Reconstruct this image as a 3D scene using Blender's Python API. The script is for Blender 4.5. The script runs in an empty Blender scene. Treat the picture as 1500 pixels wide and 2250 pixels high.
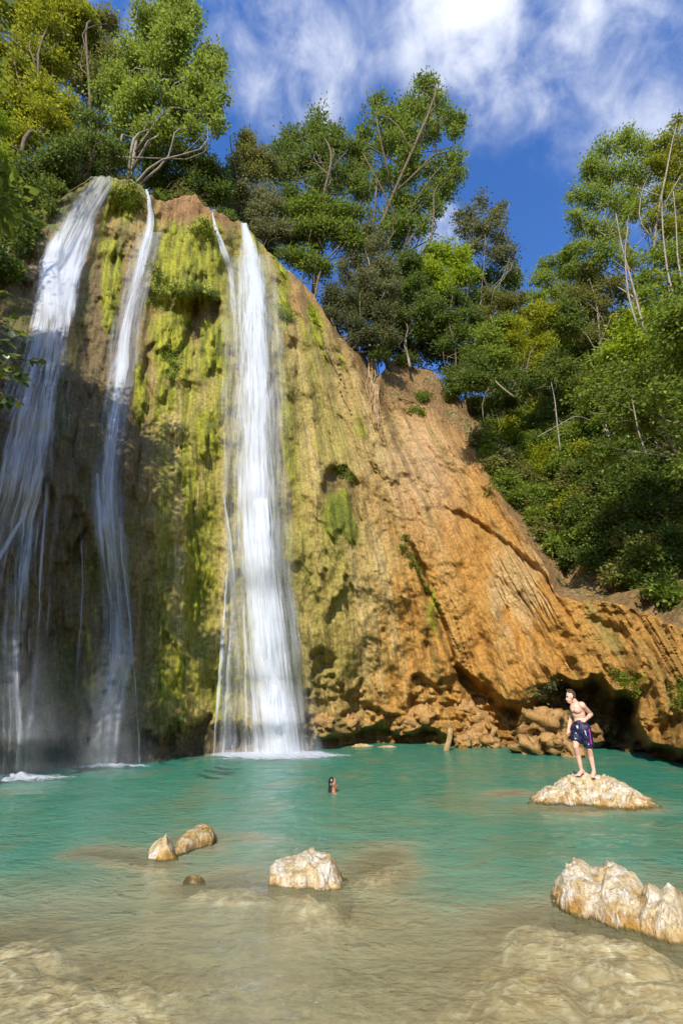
import bpy, math, random
import numpy as np
from mathutils import Vector, Matrix
from mathutils.bvhtree import BVHTree

scene = bpy.context.scene
COL = scene.collection
random.seed(7)
rng = np.random.default_rng(11)

# ------------------------------------------------------------------ camera, sky, sun, exposure
CAM_Z = 1.65
FPX = 1000.0                      # focal length in photograph pixels (16 mm on a 24x36 frame)
PITCH = math.radians(23.75)
SP, CP = math.sin(PITCH), math.cos(PITCH)
cam_d = bpy.data.cameras.new("camera")
cam_d.sensor_fit = 'VERTICAL'
cam_d.sensor_height = 36.0
cam_d.sensor_width = 24.0
cam_d.lens = 36.0 * FPX / 2250.0
cam_d.clip_start = 0.05
cam_d.clip_end = 3000
cam = bpy.data.objects.new("camera", cam_d)
COL.objects.link(cam)
cam.location = (0, 0, CAM_Z)
cam.rotation_euler = (math.radians(90) + PITCH, 0, 0)
scene.camera = cam

SUN_EL = math.radians(37)
SUN_AZ = math.radians(180 + 14)   # clockwise from +Y: behind the camera, a little to the left
SUN_DIR = np.array([math.sin(SUN_AZ) * math.cos(SUN_EL), math.cos(SUN_AZ) * math.cos(SUN_EL), math.sin(SUN_EL)])
world = bpy.data.worlds.new("World")
scene.world = world
world.use_nodes = True
sun_d = bpy.data.lights.new("sun", 'SUN')
sun_d.energy = 4.6
sun_d.angle = math.radians(0.53)
sun_d.color = (1.0, 0.94, 0.84)
sun = bpy.data.objects.new("sun", sun_d)
COL.objects.link(sun)
sun.rotation_euler = Vector(SUN_DIR).to_track_quat('Z', 'Y').to_euler()
sun.location = (-20, -40, 60)

scene.view_settings.view_transform = 'Standard'
scene.view_settings.look = 'None'
scene.view_settings.exposure = 0.5
scene.view_settings.gamma = 1.0
scene.render.engine = 'CYCLES'
scene.cycles.max_bounces = 6
scene.cycles.transparent_max_bounces = 24
scene.cycles.caustics_reflective = False
scene.cycles.caustics_refractive = False


def build_world():
    nt = world.node_tree
    nt.nodes.clear()
    N = nt.nodes.new
    L = nt.links.new
    out = N('ShaderNodeOutputWorld')
    bg = N('ShaderNodeBackground')
    bg.inputs['Strength'].default_value = 0.11
    sky = N('ShaderNodeTexSky')
    sky.sky_type = 'NISHITA'
    sky.sun_disc = False
    sky.sun_elevation = SUN_EL
    sky.sun_rotation = SUN_AZ
    sky.air_density = 1.0
    sky.dust_density = 0.1
    sky.ozone_density = 2.0
    hs = N('ShaderNodeHueSaturation')
    hs.inputs['Saturation'].default_value = 1.28
    hs.inputs['Hue'].default_value = 0.512
    hs.inputs['Value'].default_value = 1.75
    L(sky.outputs[0], hs.inputs['Color'])
    tc = N('ShaderNodeTexCoord')

    def noise(scale, detail, rough, dist, sc=(1, 1, 1), rot=(0, 0, 0), loc=(0, 0, 0)):
        mp = N('ShaderNodeMapping')
        mp.inputs['Scale'].default_value = sc
        mp.inputs['Rotation'].default_value = rot
        mp.inputs['Location'].default_value = loc
        L(tc.outputs['Generated'], mp.inputs['Vector'])
        n = N('ShaderNodeTexNoise')
        n.inputs['Scale'].default_value = scale
        n.inputs['Detail'].default_value = detail
        n.inputs['Roughness'].default_value = rough
        n.inputs['Distortion'].default_value = dist
        L(mp.outputs[0], n.inputs['Vector'])
        return n.outputs['Fac']

    def math_(op, a, b=None, clamp=False):
        m = N('ShaderNodeMath')
        m.operation = op
        m.use_clamp = clamp
        for i, x in enumerate((a, b)):
            if x is None:
                continue
            if isinstance(x, (int, float)):
                m.inputs[i].default_value = x
            else:
                L(x, m.inputs[i])
        return m.outputs[0]

    # banks of fair-weather cloud as soft regions of the sky dome, broken up by noise
    def bank(u, v, r0, r1, w):
        d = ray(u, v)
        d = d / np.linalg.norm(d)
        vm = N('ShaderNodeVectorMath')
        vm.operation = 'DOT_PRODUCT'
        nz = N('ShaderNodeVectorMath')
        nz.operation = 'NORMALIZE'
        L(tc.outputs['Generated'], nz.inputs[0])
        L(nz.outputs[0], vm.inputs[0])
        vm.inputs[1].default_value = tuple(d)
        mr = N('ShaderNodeMapRange')
        mr.interpolation_type = 'SMOOTHSTEP'
        mr.inputs['From Min'].default_value = math.cos(math.radians(r1))
        mr.inputs['From Max'].default_value = math.cos(math.radians(r0))
        mr.inputs['To Max'].default_value = w
        L(vm.outputs['Value'], mr.inputs['Value'])
        return mr.outputs[0]
    banks = [bank(1190, -150, 1, 18, .86), bank(1075, 110, 0, 11, .54), bank(1500, 40, 0, 20, .56), bank(545, 90, 0, 9, .68), bank(650, 150, 0, 9, .68),
             bank(570, 210, 0, 7, .5), bank(740, 120, 0, 7, .46), bank(840, 10, 0, 8, .44), bank(965, 515, 0, 5, .75), bank(1250, 330, 0, 8, .30), bank(240, -10, 0, 9, .8),
             bank(1430, 250, 0, 10, .42)]
    tot = banks[0]
    for b in banks[1:]:
        tot = math_('MAXIMUM', tot, b)
    # the rest of the dome, outside the frame, carries the same broken cloud
    n0 = noise(2.2, 3, .5, .3, (1, 1, 1.4), (0, 0, 0), (4.2, 1.3, 2.2))
    dn = math_('MULTIPLY', math_('SUBTRACT', n0, .42), 1.9, True)
    far = bank(850, 150, 34, 52, 1.0)
    inv = math_('SUBTRACT', 1.0, far, True)
    tot = math_('MAXIMUM', tot, math_('MULTIPLY', dn, inv))
    n1 = noise(4.5, 9, .56, .25, (1, 1, .6), (0.3, 0.25, .2), (1.7, 3.1, .4))
    n2 = noise(14, 8, .6, .35, (1, 1, .45), (0.5, 0.3, .1), (0, .3, 2))
    nn = math_('ADD', math_('MULTIPLY', n1, .62), math_('MULTIPLY', n2, .38))
    nn = math_('MULTIPLY', math_('SUBTRACT', nn, .5), 3.2)
    m = math_('ADD', math_('MULTIPLY', tot, .85), math_('MULTIPLY', nn, math_('ADD', math_('MULTIPLY', math_('MINIMUM', tot, .8), 1.0), .05)))
    mr = N('ShaderNodeMapRange')
    mr.interpolation_type = 'SMOOTHSTEP'
    mr.inputs['From Min'].default_value = .24
    mr.inputs['From Max'].default_value = 1.1
    L(m, mr.inputs['Value'])
    mix = N('ShaderNodeMix')
    mix.data_type = 'RGBA'
    L(mr.outputs[0], mix.inputs['Factor'])
    L(hs.outputs[0], mix.inputs[6])
    mix.inputs[7].default_value = (7.0, 7.3, 8.0, 1)
    L(mix.outputs[2], bg.inputs['Color'])
    L(bg.outputs[0], out.inputs['Surface'])


# ------------------------------------------------------------------ helpers: rays, noise, meshes
def ray(u, v):
    """direction through a photograph pixel (depth along the optical axis = 1)"""
    u = np.asarray(u, float)
    v = np.asarray(v, float)
    x = (u - 750.0) / FPX
    yd = (v - 1125.0) / FPX
    return np.stack([x, CP + yd * SP, SP - yd * CP], -1)


CAM = np.array([0, 0, CAM_Z])


def at_y(u, v, Y):
    d = ray(u, v)
    t = np.asarray(Y, float) / d[..., 1]
    return CAM + d * t[..., None]


def at_z(u, v, z=0.0):
    d = ray(u, v)
    t = (z - CAM_Z) / d[..., 2]
    return CAM + d * t[..., None]


def project(P):
    P = np.asarray(P, float) - CAM
    zc = P[..., 1] * CP + P[..., 2] * SP
    yc = P[..., 1] * SP - P[..., 2] * CP
    return 750 + FPX * P[..., 0] / zc, 1125 + FPX * yc / zc, zc


_perm = np.random.default_rng(3).permutation(512)
_grad = np.random.default_rng(5).normal(size=(512, 3))
_grad /= np.linalg.norm(_grad, axis=1)[:, None]


def pn(x, y, z=0.0):
    """3-D gradient noise, about -1..1"""
    x, y, z = np.broadcast_arrays(np.asarray(x, float), np.asarray(y, float), np.asarray(z, float))
    xi, yi, zi = np.floor(x).astype(int), np.floor(y).astype(int), np.floor(z).astype(int)
    xf, yf, zf = x - xi, y - yi, z - zi
    w = lambda t: t * t * t * (t * (t * 6 - 15) + 10)
    wx, wy, wz = w(xf), w(yf), w(zf)
    out = 0
    for dx in (0, 1):
        for dy in (0, 1):
            for dz in (0, 1):
                h = _perm[(_perm[(_perm[(xi + dx) & 511] + yi + dy) & 511] + zi + dz) & 511]
                g = _grad[h]
                dot = g[..., 0] * (xf - dx) + g[..., 1] * (yf - dy) + g[..., 2] * (zf - dz)
                out = out + dot * (wx if dx else 1 - wx) * (wy if dy else 1 - wy) * (wz if dz else 1 - wz)
    return out * 1.6


def fbm(x, y, z=0.0, octv=4, gain=.5):
    s, a, f = 0, 1.0, 1.0
    for k in range(octv):
        s = s + a * pn(np.asarray(x) * f + 13.1 * k, np.asarray(y) * f + 7.7 * k, np.asarray(z) * f + 3.3 * k)
        a *= gain
        f *= 2.03
    return s


def worley(x, y, seed=0):
    """distance to the nearest and second nearest feature point of a jittered grid"""
    xi, yi = np.floor(x).astype(int), np.floor(y).astype(int)
    f1 = np.full(x.shape, 9.0)
    f2 = np.full(x.shape, 9.0)
    for dx in (-1, 0, 1):
        for dy in (-1, 0, 1):
            cx, cy = xi + dx, yi + dy
            h = _perm[(_perm[(cx + seed) & 511] + cy) & 511]
            px = cx + (h % 23) / 23.0
            py = cy + ((h // 23) % 22) / 22.0
            d = np.hypot(x - px, y - py)
            f2 = np.minimum(f2, np.maximum(f1, d))
            f1 = np.minimum(f1, d)
    return f1, f2


def sstep(a, b, x):
    t = np.clip((np.asarray(x, float) - a) / (b - a), 0, 1)
    return t * t * (3 - 2 * t)


def pdist(u, v, pts, closed=False):
    """distance to a polyline"""
    d = np.full(np.shape(u), 1e9)
    P = list(pts) + ([pts[0]] if closed else [])
    for (x0, y0), (x1, y1) in zip(P[:-1], P[1:]):
        ex, ey = x1 - x0, y1 - y0
        t = np.clip(((u - x0) * ex + (v - y0) * ey) / (ex * ex + ey * ey + 1e-9), 0, 1)
        d = np.minimum(d, np.hypot(u - x0 - t * ex, v - y0 - t * ey))
    return d


def sdist(u, v, pts):
    """signed distance to a polygon, negative inside"""
    d = pdist(u, v, pts, True)
    ins = np.zeros(np.shape(u), bool)
    P = list(pts) + [pts[0]]
    for (x0, y0), (x1, y1) in zip(P[:-1], P[1:]):
        c = ((y0 > v) != (y1 > v)) & (u < (x1 - x0) * (v - y0) / ((y1 - y0) + 1e-12) + x0)
        ins ^= c
    return np.where(ins, -d, d)


def mesh_np(name, verts, faces, uniform=4, smooth=True):
    """mesh from arrays; faces is (n, k)"""
    verts = np.asarray(verts, np.float32)
    faces = np.asarray(faces, np.int32)
    me = bpy.data.meshes.new(name)
    me.vertices.add(len(verts))
    me.vertices.foreach_set('co', verts.ravel())
    n, k = faces.shape
    me.loops.add(n * k)
    me.loops.foreach_set('vertex_index', faces.ravel())
    me.polygons.add(n)
    me.polygons.foreach_set('loop_start', np.arange(0, n * k, k, dtype=np.int32))
    me.polygons.foreach_set('loop_total', np.full(n, k, np.int32))
    if smooth:
        me.polygons.foreach_set('use_smooth', np.ones(n, bool))
    me.update(calc_edges=True)
    return me


def set_attr(me, name, arr, domain='POINT'):
    arr = np.asarray(arr, np.float32)
    if arr.ndim == 1:
        a = me.attributes.new(name, 'FLOAT', domain)
        a.data.foreach_set('value', arr)
    elif arr.shape[1] == 3:
        a = me.attributes.new(name, 'FLOAT_VECTOR', domain)
        a.data.foreach_set('vector', arr.ravel())


def grid_faces(nr, nc):
    i = np.arange(nr - 1)[:, None] * nc + np.arange(nc - 1)[None, :]
    i = i.ravel()
    return np.stack([i, i + 1, i + nc + 1, i + nc], 1)


def link(name, me, mat=None, parent=None, kind=None):
    o = bpy.data.objects.new(name, me)
    COL.objects.link(o)
    if mat is not None and me is not None:
        me.materials.clear()
        me.materials.append(mat)
    if parent is not None:
        o.parent = parent
        o.matrix_parent_inverse = parent.matrix_basis.inverted()
    if kind:
        o['kind'] = kind
    return o


def thing(name, label, cat, loc, group=None):
    o = bpy.data.objects.new(name, None)
    COL.objects.link(o)
    o.location = tuple(float(c) for c in loc)
    o.empty_display_size = .2
    return tag(o, label, cat, group)


def tag(o, label, cat, group=None):
    o['label'] = label
    o['category'] = cat
    if group:
        o['group'] = group
    return o


class Geo:
    """collects tubes and lumps into one mesh"""
    def __init__(self):
        self.v, self.f, self.n = [], [], 0

    def add(self, verts, faces):
        self.v.append(np.asarray(verts, float))
        self.f.append(np.asarray(faces, int) + self.n)
        self.n += len(verts)

    def tube(self, pts, radii, sides=6, cap=True):
        pts = np.asarray(pts, float)
        n = len(pts)
        radii = np.broadcast_to(np.asarray(radii, float), (n,))
        tan = np.gradient(pts, axis=0)
        tan /= np.linalg.norm(tan, axis=1)[:, None] + 1e-9
        ref = np.array([0, 0, 1.0]) if abs(tan[0][2]) < .8 else np.array([1.0, 0, 0])
        a = np.cross(tan, ref)
        a /= np.linalg.norm(a, axis=1)[:, None] + 1e-9
        b = np.cross(tan, a)
        th = np.arange(sides) * 2 * np.pi / sides
        ring = pts[:, None, :] + radii[:, None, None] * (np.cos(th)[None, :, None] * a[:, None, :] + np.sin(th)[None, :, None] * b[:, None, :])
        V = ring.reshape(-1, 3)
        F = []
        for i in range(n - 1):
            for k in range(sides):
                k2 = (k + 1) % sides
                F.append([i * sides + k, i * sides + k2, (i + 1) * sides + k2, (i + 1) * sides + k])
        if cap:
            V = np.vstack([V, pts[-1] + tan[-1] * radii[-1] * .4, pts[0]])
            e, s = n * sides, n * sides + 1
            for k in range(sides):
                k2 = (k + 1) % sides
                F.append([(n - 1) * sides + k, (n - 1) * sides + k2, e, e])
                F.append([k2, k, s, s])
        self.add(V, F)

    def ball(self, c, r, seg=14, rings=9, rot=None):
        c = np.asarray(c, float)
        r = np.broadcast_to(np.asarray(r, float), (3,))
        V, F = [], []
        for i in range(rings + 1):
            ph = math.pi * i / rings
            for k in range(seg):
                th = 2 * math.pi * k / seg
                V.append((math.sin(ph) * math.cos(th), math.sin(ph) * math.sin(th), math.cos(ph)))
        V = np.array(V) * r
        if rot is not None:
            V = V @ np.array(rot).T
        for i in range(rings):
            for k in range(seg):
                k2 = (k + 1) % seg
                F.append([i * seg + k, (i + 1) * seg + k, (i + 1) * seg + k2, i * seg + k2])
        self.add(V + c, F)

    def mesh(self, name, smooth=True):
        V = np.vstack(self.v)
        me = bpy.data.meshes.new(name)
        faces = []
        for f in np.vstack(self.f).tolist():
            g = []
            for x in f:
                if x not in g:
                    g.append(x)
            faces.append(g)
        me.from_pydata(V.tolist(), [], faces)
        if smooth:
            me.polygons.foreach_set('use_smooth', np.ones(len(me.polygons), bool))
        me.update()
        return me


def smooth_path(pts, n):
    """Catmull-Rom through control points"""
    P = np.asarray(pts, float)
    P = np.vstack([2 * P[0] - P[1], P, 2 * P[-1] - P[-2]])
    k = len(P) - 3
    out = []
    for s in np.linspace(0, k - 1e-6, n):
        i = int(s)
        t = s - i
        p0, p1, p2, p3 = P[i:i + 4]
        out.append(.5 * ((2 * p1) + (-p0 + p2) * t + (2 * p0 - 5 * p1 + 4 * p2 - p3) * t * t + (-p0 + 3 * p1 - 3 * p2 + p3) * t ** 3))
    return np.array(out)


build_world()

# ------------------------------------------------------------------ materials
class NT:
    def __init__(self, name):
        self.m = bpy.data.materials.new(name)
        self.m.use_nodes = True
        self.t = self.m.node_tree
        self.t.nodes.clear()
        self.out = self.n('ShaderNodeOutputMaterial')

    def n(self, kind, **kw):
        x = self.t.nodes.new(kind)
        for k, v in kw.items():
            if k in ('operation', 'data_type', 'blend_type', 'interpolation_type', 'attribute_name', 'use_clamp', 'feature', 'distance', 'attribute_type', 'noise_type'):
                setattr(x, k, v)
            else:
                self.put(x, k.replace('_', ' '), v)
        return x

    def put(self, x, key, v):
        s = x.inputs[key] if not isinstance(key, int) else x.inputs[key]
        if isinstance(v, bpy.types.NodeSocket):
            self.t.links.new(v, s)
        else:
            s.default_value = v

    def math(self, op, a, b=0.0, clamp=False):
        x = self.n('ShaderNodeMath', operation=op, use_clamp=clamp)
        self.put(x, 0, a)
        self.put(x, 1, b)
        return x.outputs[0]

    def mix(self, f, a, b, blend='MIX'):
        x = self.n('ShaderNodeMix', data_type='RGBA', blend_type=blend)
        self.put(x, 'Factor', f)
        self.put(x, 6, a if isinstance(a, bpy.types.NodeSocket) else (*a, 1)[:4])
        self.put(x, 7, b if isinstance(b, bpy.types.NodeSocket) else (*b, 1)[:4])
        return x.outputs[2]

    def ramp(self, v, a, b, lo=0.0, hi=1.0):
        x = self.n('ShaderNodeMapRange', interpolation_type='SMOOTHSTEP')
        self.put(x, 'Value', v)
        self.put(x, 'From Min', a)
        self.put(x, 'From Max', b)
        self.put(x, 'To Min', lo)
        self.put(x, 'To Max', hi)
        return x.outputs[0]

    def attr(self, name):
        return self.n('ShaderNodeAttribute', attribute_name=name)

    def coords(self, src='Object', scale=(1, 1, 1), rot=(0, 0, 0)):
        tc = self.n('ShaderNodeTexCoord')
        mp = self.n('ShaderNodeMapping')
        self.put(mp, 'Vector', tc.outputs[src])
        self.put(mp, 'Scale', scale)
        self.put(mp, 'Rotation', rot)
        return mp.outputs[0]

    def scaled(self, vec, scale):
        mp = self.n('ShaderNodeMapping')
        self.put(mp, 'Vector', vec)
        self.put(mp, 'Scale', scale)
        return mp.outputs[0]

    def noise(self, vec, scale, detail=4, rough=.55, dist=0.0):
        x = self.n('ShaderNodeTexNoise')
        self.put(x, 'Vector', vec)
        self.put(x, 'Scale', scale)
        self.put(x, 'Detail', detail)
        self.put(x, 'Roughness', rough)
        self.put(x, 'Distortion', dist)
        return x.outputs['Fac']

    def voronoi(self, vec, scale, feature='F1'):
        x = self.n('ShaderNodeTexVoronoi', feature=feature)
        self.put(x, 'Vector', vec)
        self.put(x, 'Scale', scale)
        return x.outputs['Distance']

    def bump(self, h, strength, dist, normal=None):
        x = self.n('ShaderNodeBump')
        self.put(x, 'Strength', strength)
        self.put(x, 'Distance', dist)
        self.put(x, 'Height', h)
        if normal is not None:
            self.put(x, 'Normal', normal)
        return x.outputs[0]

    def principled(self, color, rough=.8, normal=None, spec=.3, **kw):
        x = self.n('ShaderNodeBsdfPrincipled')
        self.put(x, 'Base Color', color if isinstance(color, bpy.types.NodeSocket) else (*color, 1)[:4])
        self.put(x, 'Roughness', rough)
        self.put(x, 'Specular IOR Level', spec)
        if normal is not None:
            self.put(x, 'Normal', normal)
        for k, v in kw.items():
            self.put(x, k.replace('_', ' '), v)
        return x.outputs[0]

    def done(self, sh):
        self.t.links.new(sh, self.out.inputs['Surface'])
        return self.m


def mat_cliff():
    t = NT('travertine')
    col = t.attr('albedo').outputs['Vector']
    flow = t.attr('flow').outputs['Vector']
    pos = t.coords('Object')
    n1 = t.noise(t.scaled(flow, (9, .55, .55)), 1.0, 6, .62, .4)       # drip streaks along the flow
    n2 = t.noise(pos, 5.5, 8, .68)
    n3 = t.noise(t.scaled(flow, (26, 1.3, 1.3)), 1.0, 4, .6, .3)
    n4 = t.noise(pos, 1.1, 4, .6)
    v1 = t.voronoi(pos, 3.2)
    f = t.ramp(n1, .28, .72, .80, 1.18)
    c = t.mix(1.0, col, t.mix(0.0, (1, 1, 1), (1, 1, 1)), 'MULTIPLY')
    vm = t.n('ShaderNodeVectorMath', operation='SCALE')
    t.put(vm, 0, c)
    t.put(vm, 'Scale', f)
    c2 = vm.outputs[0]
    f2 = t.math('MULTIPLY', t.ramp(n2, .3, .7, .62, 1.34), t.ramp(n3, .3, .7, .84, 1.14))
    vm2 = t.n('ShaderNodeVectorMath', operation='SCALE')
    t.put(vm2, 0, c2)
    t.put(vm2, 'Scale', f2)
    c3 = vm2.outputs[0]
    # small dark pits where the crust has broken away, pale fresh lime here and there
    c4 = t.mix(t.math('MULTIPLY', t.ramp(n2, .63, .76), t.ramp(n4, .45, .62)), c3, (.05, .035, .018))
    c5 = t.mix(t.math('MULTIPLY', t.ramp(n3, .60, .78), t.math('MULTIPLY', t.ramp(n4, .4, .68, .0, .5), 1.0)), c4, (.50, .40, .20))
    h = t.math('ADD', t.math('MULTIPLY', n2, .55), t.math('ADD', t.math('MULTIPLY', n3, .35), t.math('MULTIPLY', v1, .25)))
    h = t.math('ADD', h, t.math('MULTIPLY', n1, .3))
    nb = t.bump(h, .9, .2)
    return t.done(t.principled(c5, .78, nb, .25))


def mat_soil():
    t = NT('hill_soil')
    pos = t.coords('Object')
    n1 = t.noise(pos, .6, 5, .6)
    n2 = t.noise(pos, 4.0, 7, .65)
    c = t.mix(t.ramp(n1, .35, .65), (.24, .14, .055), (.34, .205, .09))
    c = t.mix(t.ramp(n2, .35, .7), c, (.11, .075, .035))
    c = t.mix(t.math('MULTIPLY', t.ramp(n1, .5, .62), t.ramp(n2, .4, .55)), c, (.07, .08, .02))
    return t.done(t.principled(c, .9, t.bump(n2, .9, .25), .1))


def mat_rock(name, tones):
    t = NT(name)
    pos = t.coords('Object')
    h = t.attr('rise').outputs['Fac']
    n1 = t.noise(t.scaled(pos, (1, 1, .45)), 3.6, 7, .62, .6)
    n2 = t.noise(t.scaled(pos, (1, 1, .55)), 6.5, 8, .66, .5)
    n3 = t.noise(pos, 30, 5, .62)
    a = t.math('ADD', t.math('MULTIPLY', n1, 1.5), t.math('MULTIPLY', h, .55))
    c = t.mix(t.ramp(a, .72, 1.12), tones[0], tones[1])
    c = t.mix(t.math('MULTIPLY', t.ramp(n2, .44, .60), t.ramp(a, .62, 1.0)), c, tones[2])
    c = t.mix(t.ramp(n2, .34, .44, .7, 0), c, tones[3])
    c = t.mix(t.ramp(n3, .33, .5, .35, 0), c, (.12, .08, .04))
    c = t.mix(t.ramp(t.math('ADD', h, t.math('MULTIPLY', n2, .22)), .16, .27, .9, 0), c, (.095, .085, .03))
    hh = t.math('ADD', t.math('MULTIPLY', n2, .7), t.math('MULTIPLY', n3, .3))
    return t.done(t.principled(c, .7, t.bump(hh, 1.0, .12), .3))


def mat_bed():
    t = NT('pool_bed')
    pos = t.coords('Object')
    wv = t.n('ShaderNodeVectorMath', operation='ADD')
    nw = t.n('ShaderNodeTexNoise')
    t.put(nw, 'Vector', pos)
    t.put(nw, 'Scale', 1.3)
    t.put(nw, 'Detail', 3.0)
    sc = t.n('ShaderNodeVectorMath', operation='SCALE')
    t.put(sc, 0, nw.outputs['Color'])
    t.put(sc, 'Scale', .55)
    t.put(wv, 0, pos)
    t.put(wv, 1, sc.outputs[0])
    n1 = t.noise(wv.outputs[0], 1.4, 6, .6)
    n2 = t.noise(wv.outputs[0], 7.0, 7, .62, .4)
    n3 = t.noise(pos, 22, 5, .6)
    c = t.mix(t.ramp(n1, .35, .65), (.46, .35, .17), (.58, .45, .24))
    c = t.mix(t.ramp(n2, .40, .66), c, (.30, .215, .095))
    # rim: pale line network painted into the bed colour in place of sunlight caustics
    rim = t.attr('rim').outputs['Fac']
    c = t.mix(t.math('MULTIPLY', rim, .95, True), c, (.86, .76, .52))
    return t.done(t.principled(c, .8, t.bump(t.math('ADD', n2, t.math('MULTIPLY', n3, .4)), .6, .05), .2))


def mat_water():
    t = NT('pool_water')
    pos = t.coords('Object')
    d = t.attr('depth').outputs['Fac']
    nb = t.noise(t.scaled(pos, (1.0, .55, 1)), .55, 5, .6, .8)
    refl_streak = t.noise(t.scaled(pos, (.5, 1.1, 1)), 1.1, 6, .62, 1.2)  # wavy streaks painted into the water colour for warped reflections
    deep = t.math('ADD', d, t.math('MULTIPLY', t.math('SUBTRACT', refl_streak, .5), 1.1))
    k = t.ramp(deep, .6, 2.2)
    body = t.mix(k, (.300, .292, .165), (.090, .240, .155))
    body = t.mix(t.ramp(deep, 1.9, 3.3), body, (.030, .190, .120))
    body = t.mix(t.math('MULTIPLY', t.ramp(nb, .44, .68), .5), body, (.17, .19, .09))
    # milky suspension: the deeper, the less of the bed is seen
    e = t.math('POWER', 2.718, t.math('MULTIPLY', d, -1.55))
    opac = t.math('SUBTRACT', 1.0, e, True)
    opac = t.math('MULTIPLY', opac, 1.0, True)
    w1 = t.noise(t.scaled(pos, (1.0, 1.5, 1)), 2.3, 3, .55, .6)
    w2 = t.noise(t.scaled(pos, (1.0, 1.7, 1)), 6.5, 4, .6, .5)
    w3 = t.noise(pos, 19, 3, .55)
    h = t.math('ADD', t.math('MULTIPLY', w1, 1.0), t.math('ADD', t.math('MULTIPLY', w2, .42), t.math('MULTIPLY', w3, .11)))
    nrm = t.bump(h, .5, .16)
    df = t.n('ShaderNodeBsdfDiffuse')
    t.put(df, 'Color', body)
    t.put(df, 'Normal', t.bump(h, .25, .16))
    tr = t.n('ShaderNodeBsdfTransparent')
    t.put(tr, 'Color', (.97, .98, .93, 1))
    mx = t.n('ShaderNodeMixShader')
    t.put(mx, 0, opac)
    t.put(mx, 1, tr.outputs[0])
    t.put(mx, 2, df.outputs[0])
    gl = t.n('ShaderNodeBsdfGlossy')
    t.put(gl, 'Roughness', .09)
    t.put(gl, 'Color', (1, 1, 1, 1))
    t.put(gl, 'Normal', nrm)
    fr = t.n('ShaderNodeFresnel')
    t.put(fr, 'IOR', 1.33)
    t.put(fr, 'Normal', nrm)
    m2 = t.n('ShaderNodeMixShader')
    gm = t.n('ShaderNodeNewGeometry')
    front = t.math('SUBTRACT', 1.0, gm.outputs['Backfacing'])     # the surface mirrors only from above
    t.put(m2, 0, t.math('MULTIPLY', fr.outputs[0], t.math('MULTIPLY', front, .8), True))
    t.put(m2, 1, mx.outputs[0])
    t.put(m2, 2, gl.outputs[0])
    return t.done(m2.outputs[0])


def mat_fall(name, lo, hi, sx=26.0, sy=1.1, gain=1.0):
    """white water: streaks of opacity along the fall, density from the mesh"""
    t = NT(name)
    flow = t.attr('flow').outputs['Vector']
    den = t.attr('thick').outputs['Fac']
    n1 = t.noise(t.scaled(flow, (sx, sy, 1)), 1.0, 5, .6, .35)
    n2 = t.noise(t.scaled(flow, (sx * 3.2, sy * 2.2, 1)), 1.0, 4, .6, .2)
    n3 = t.noise(t.scaled(flow, (sx * .3, sy * .6, 1)), 1.0, 3, .5, .3)
    s = t.math('ADD', t.math('MULTIPLY', n1, .52), t.math('ADD', t.math('MULTIPLY', n2, .2), t.math('MULTIPLY', n3, .28)))
    s = t.math('ADD', s, t.math('MULTIPLY', t.math('SUBTRACT', den, .85), .34))
    a = t.math('MULTIPLY', t.ramp(s, lo, hi), t.math('MULTIPLY', t.ramp(den, .0, .75), gain), True)
    df = t.n('ShaderNodeBsdfDiffuse')
    t.put(df, 'Color', (.76, .79, .84, 1))
    tl = t.n('ShaderNodeBsdfTranslucent')
    t.put(tl, 'Color', (.74, .78, .84, 1))
    m0 = t.n('ShaderNodeMixShader')
    t.put(m0, 0, .42)
    t.put(m0, 1, df.outputs[0])
    t.put(m0, 2, tl.outputs[0])
    tr = t.n('ShaderNodeBsdfTransparent')
    m1 = t.n('ShaderNodeMixShader')
    t.put(m1, 0, a)
    t.put(m1, 1, tr.outputs[0])
    t.put(m1, 2, m0.outputs[0])
    return t.done(m1.outputs[0])


def mat_leaf(name, dark, light, trans=.38, rough=.5, spec=.22):
    t = NT(name)
    tint = t.attr('tint').outputs['Fac']
    c = t.mix(tint, dark, light)
    pr = t.principled(c, rough, None, spec)
    tl = t.n('ShaderNodeBsdfTranslucent')
    hs = t.n('ShaderNodeHueSaturation')
    t.put(hs, 'Color', c)
    t.put(hs, 'Hue', .478)
    t.put(hs, 'Value', 1.7)
    t.put(tl, 'Color', hs.outputs[0])
    mx = t.n('ShaderNodeMixShader')
    t.put(mx, 0, trans)
    t.put(mx, 1, pr)
    t.put(mx, 2, tl.outputs[0])
    return t.done(mx.outputs[0])


def mat_bark(name, a, b):
    t = NT(name)
    pos = t.coords('Object', (1, 1, .3))
    n = t.noise(pos, 7, 5, .6)
    return t.done(t.principled(t.mix(t.ramp(n, .3, .7), a, b), .85, t.bump(n, .7, .05), .15))


def mat_plain(name, color, rough=.6, spec=.4, var=.25, scale=20):
    t = NT(name)
    n = t.noise(t.coords('Object'), scale, 4, .6)
    d = tuple(c * (1 - var) for c in color)
    l = tuple(min(1, c * (1 + var)) for c in color)
    return t.done(t.principled(t.mix(t.ramp(n, .3, .7), d, l), rough, t.bump(n, .25, .01), spec))


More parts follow.
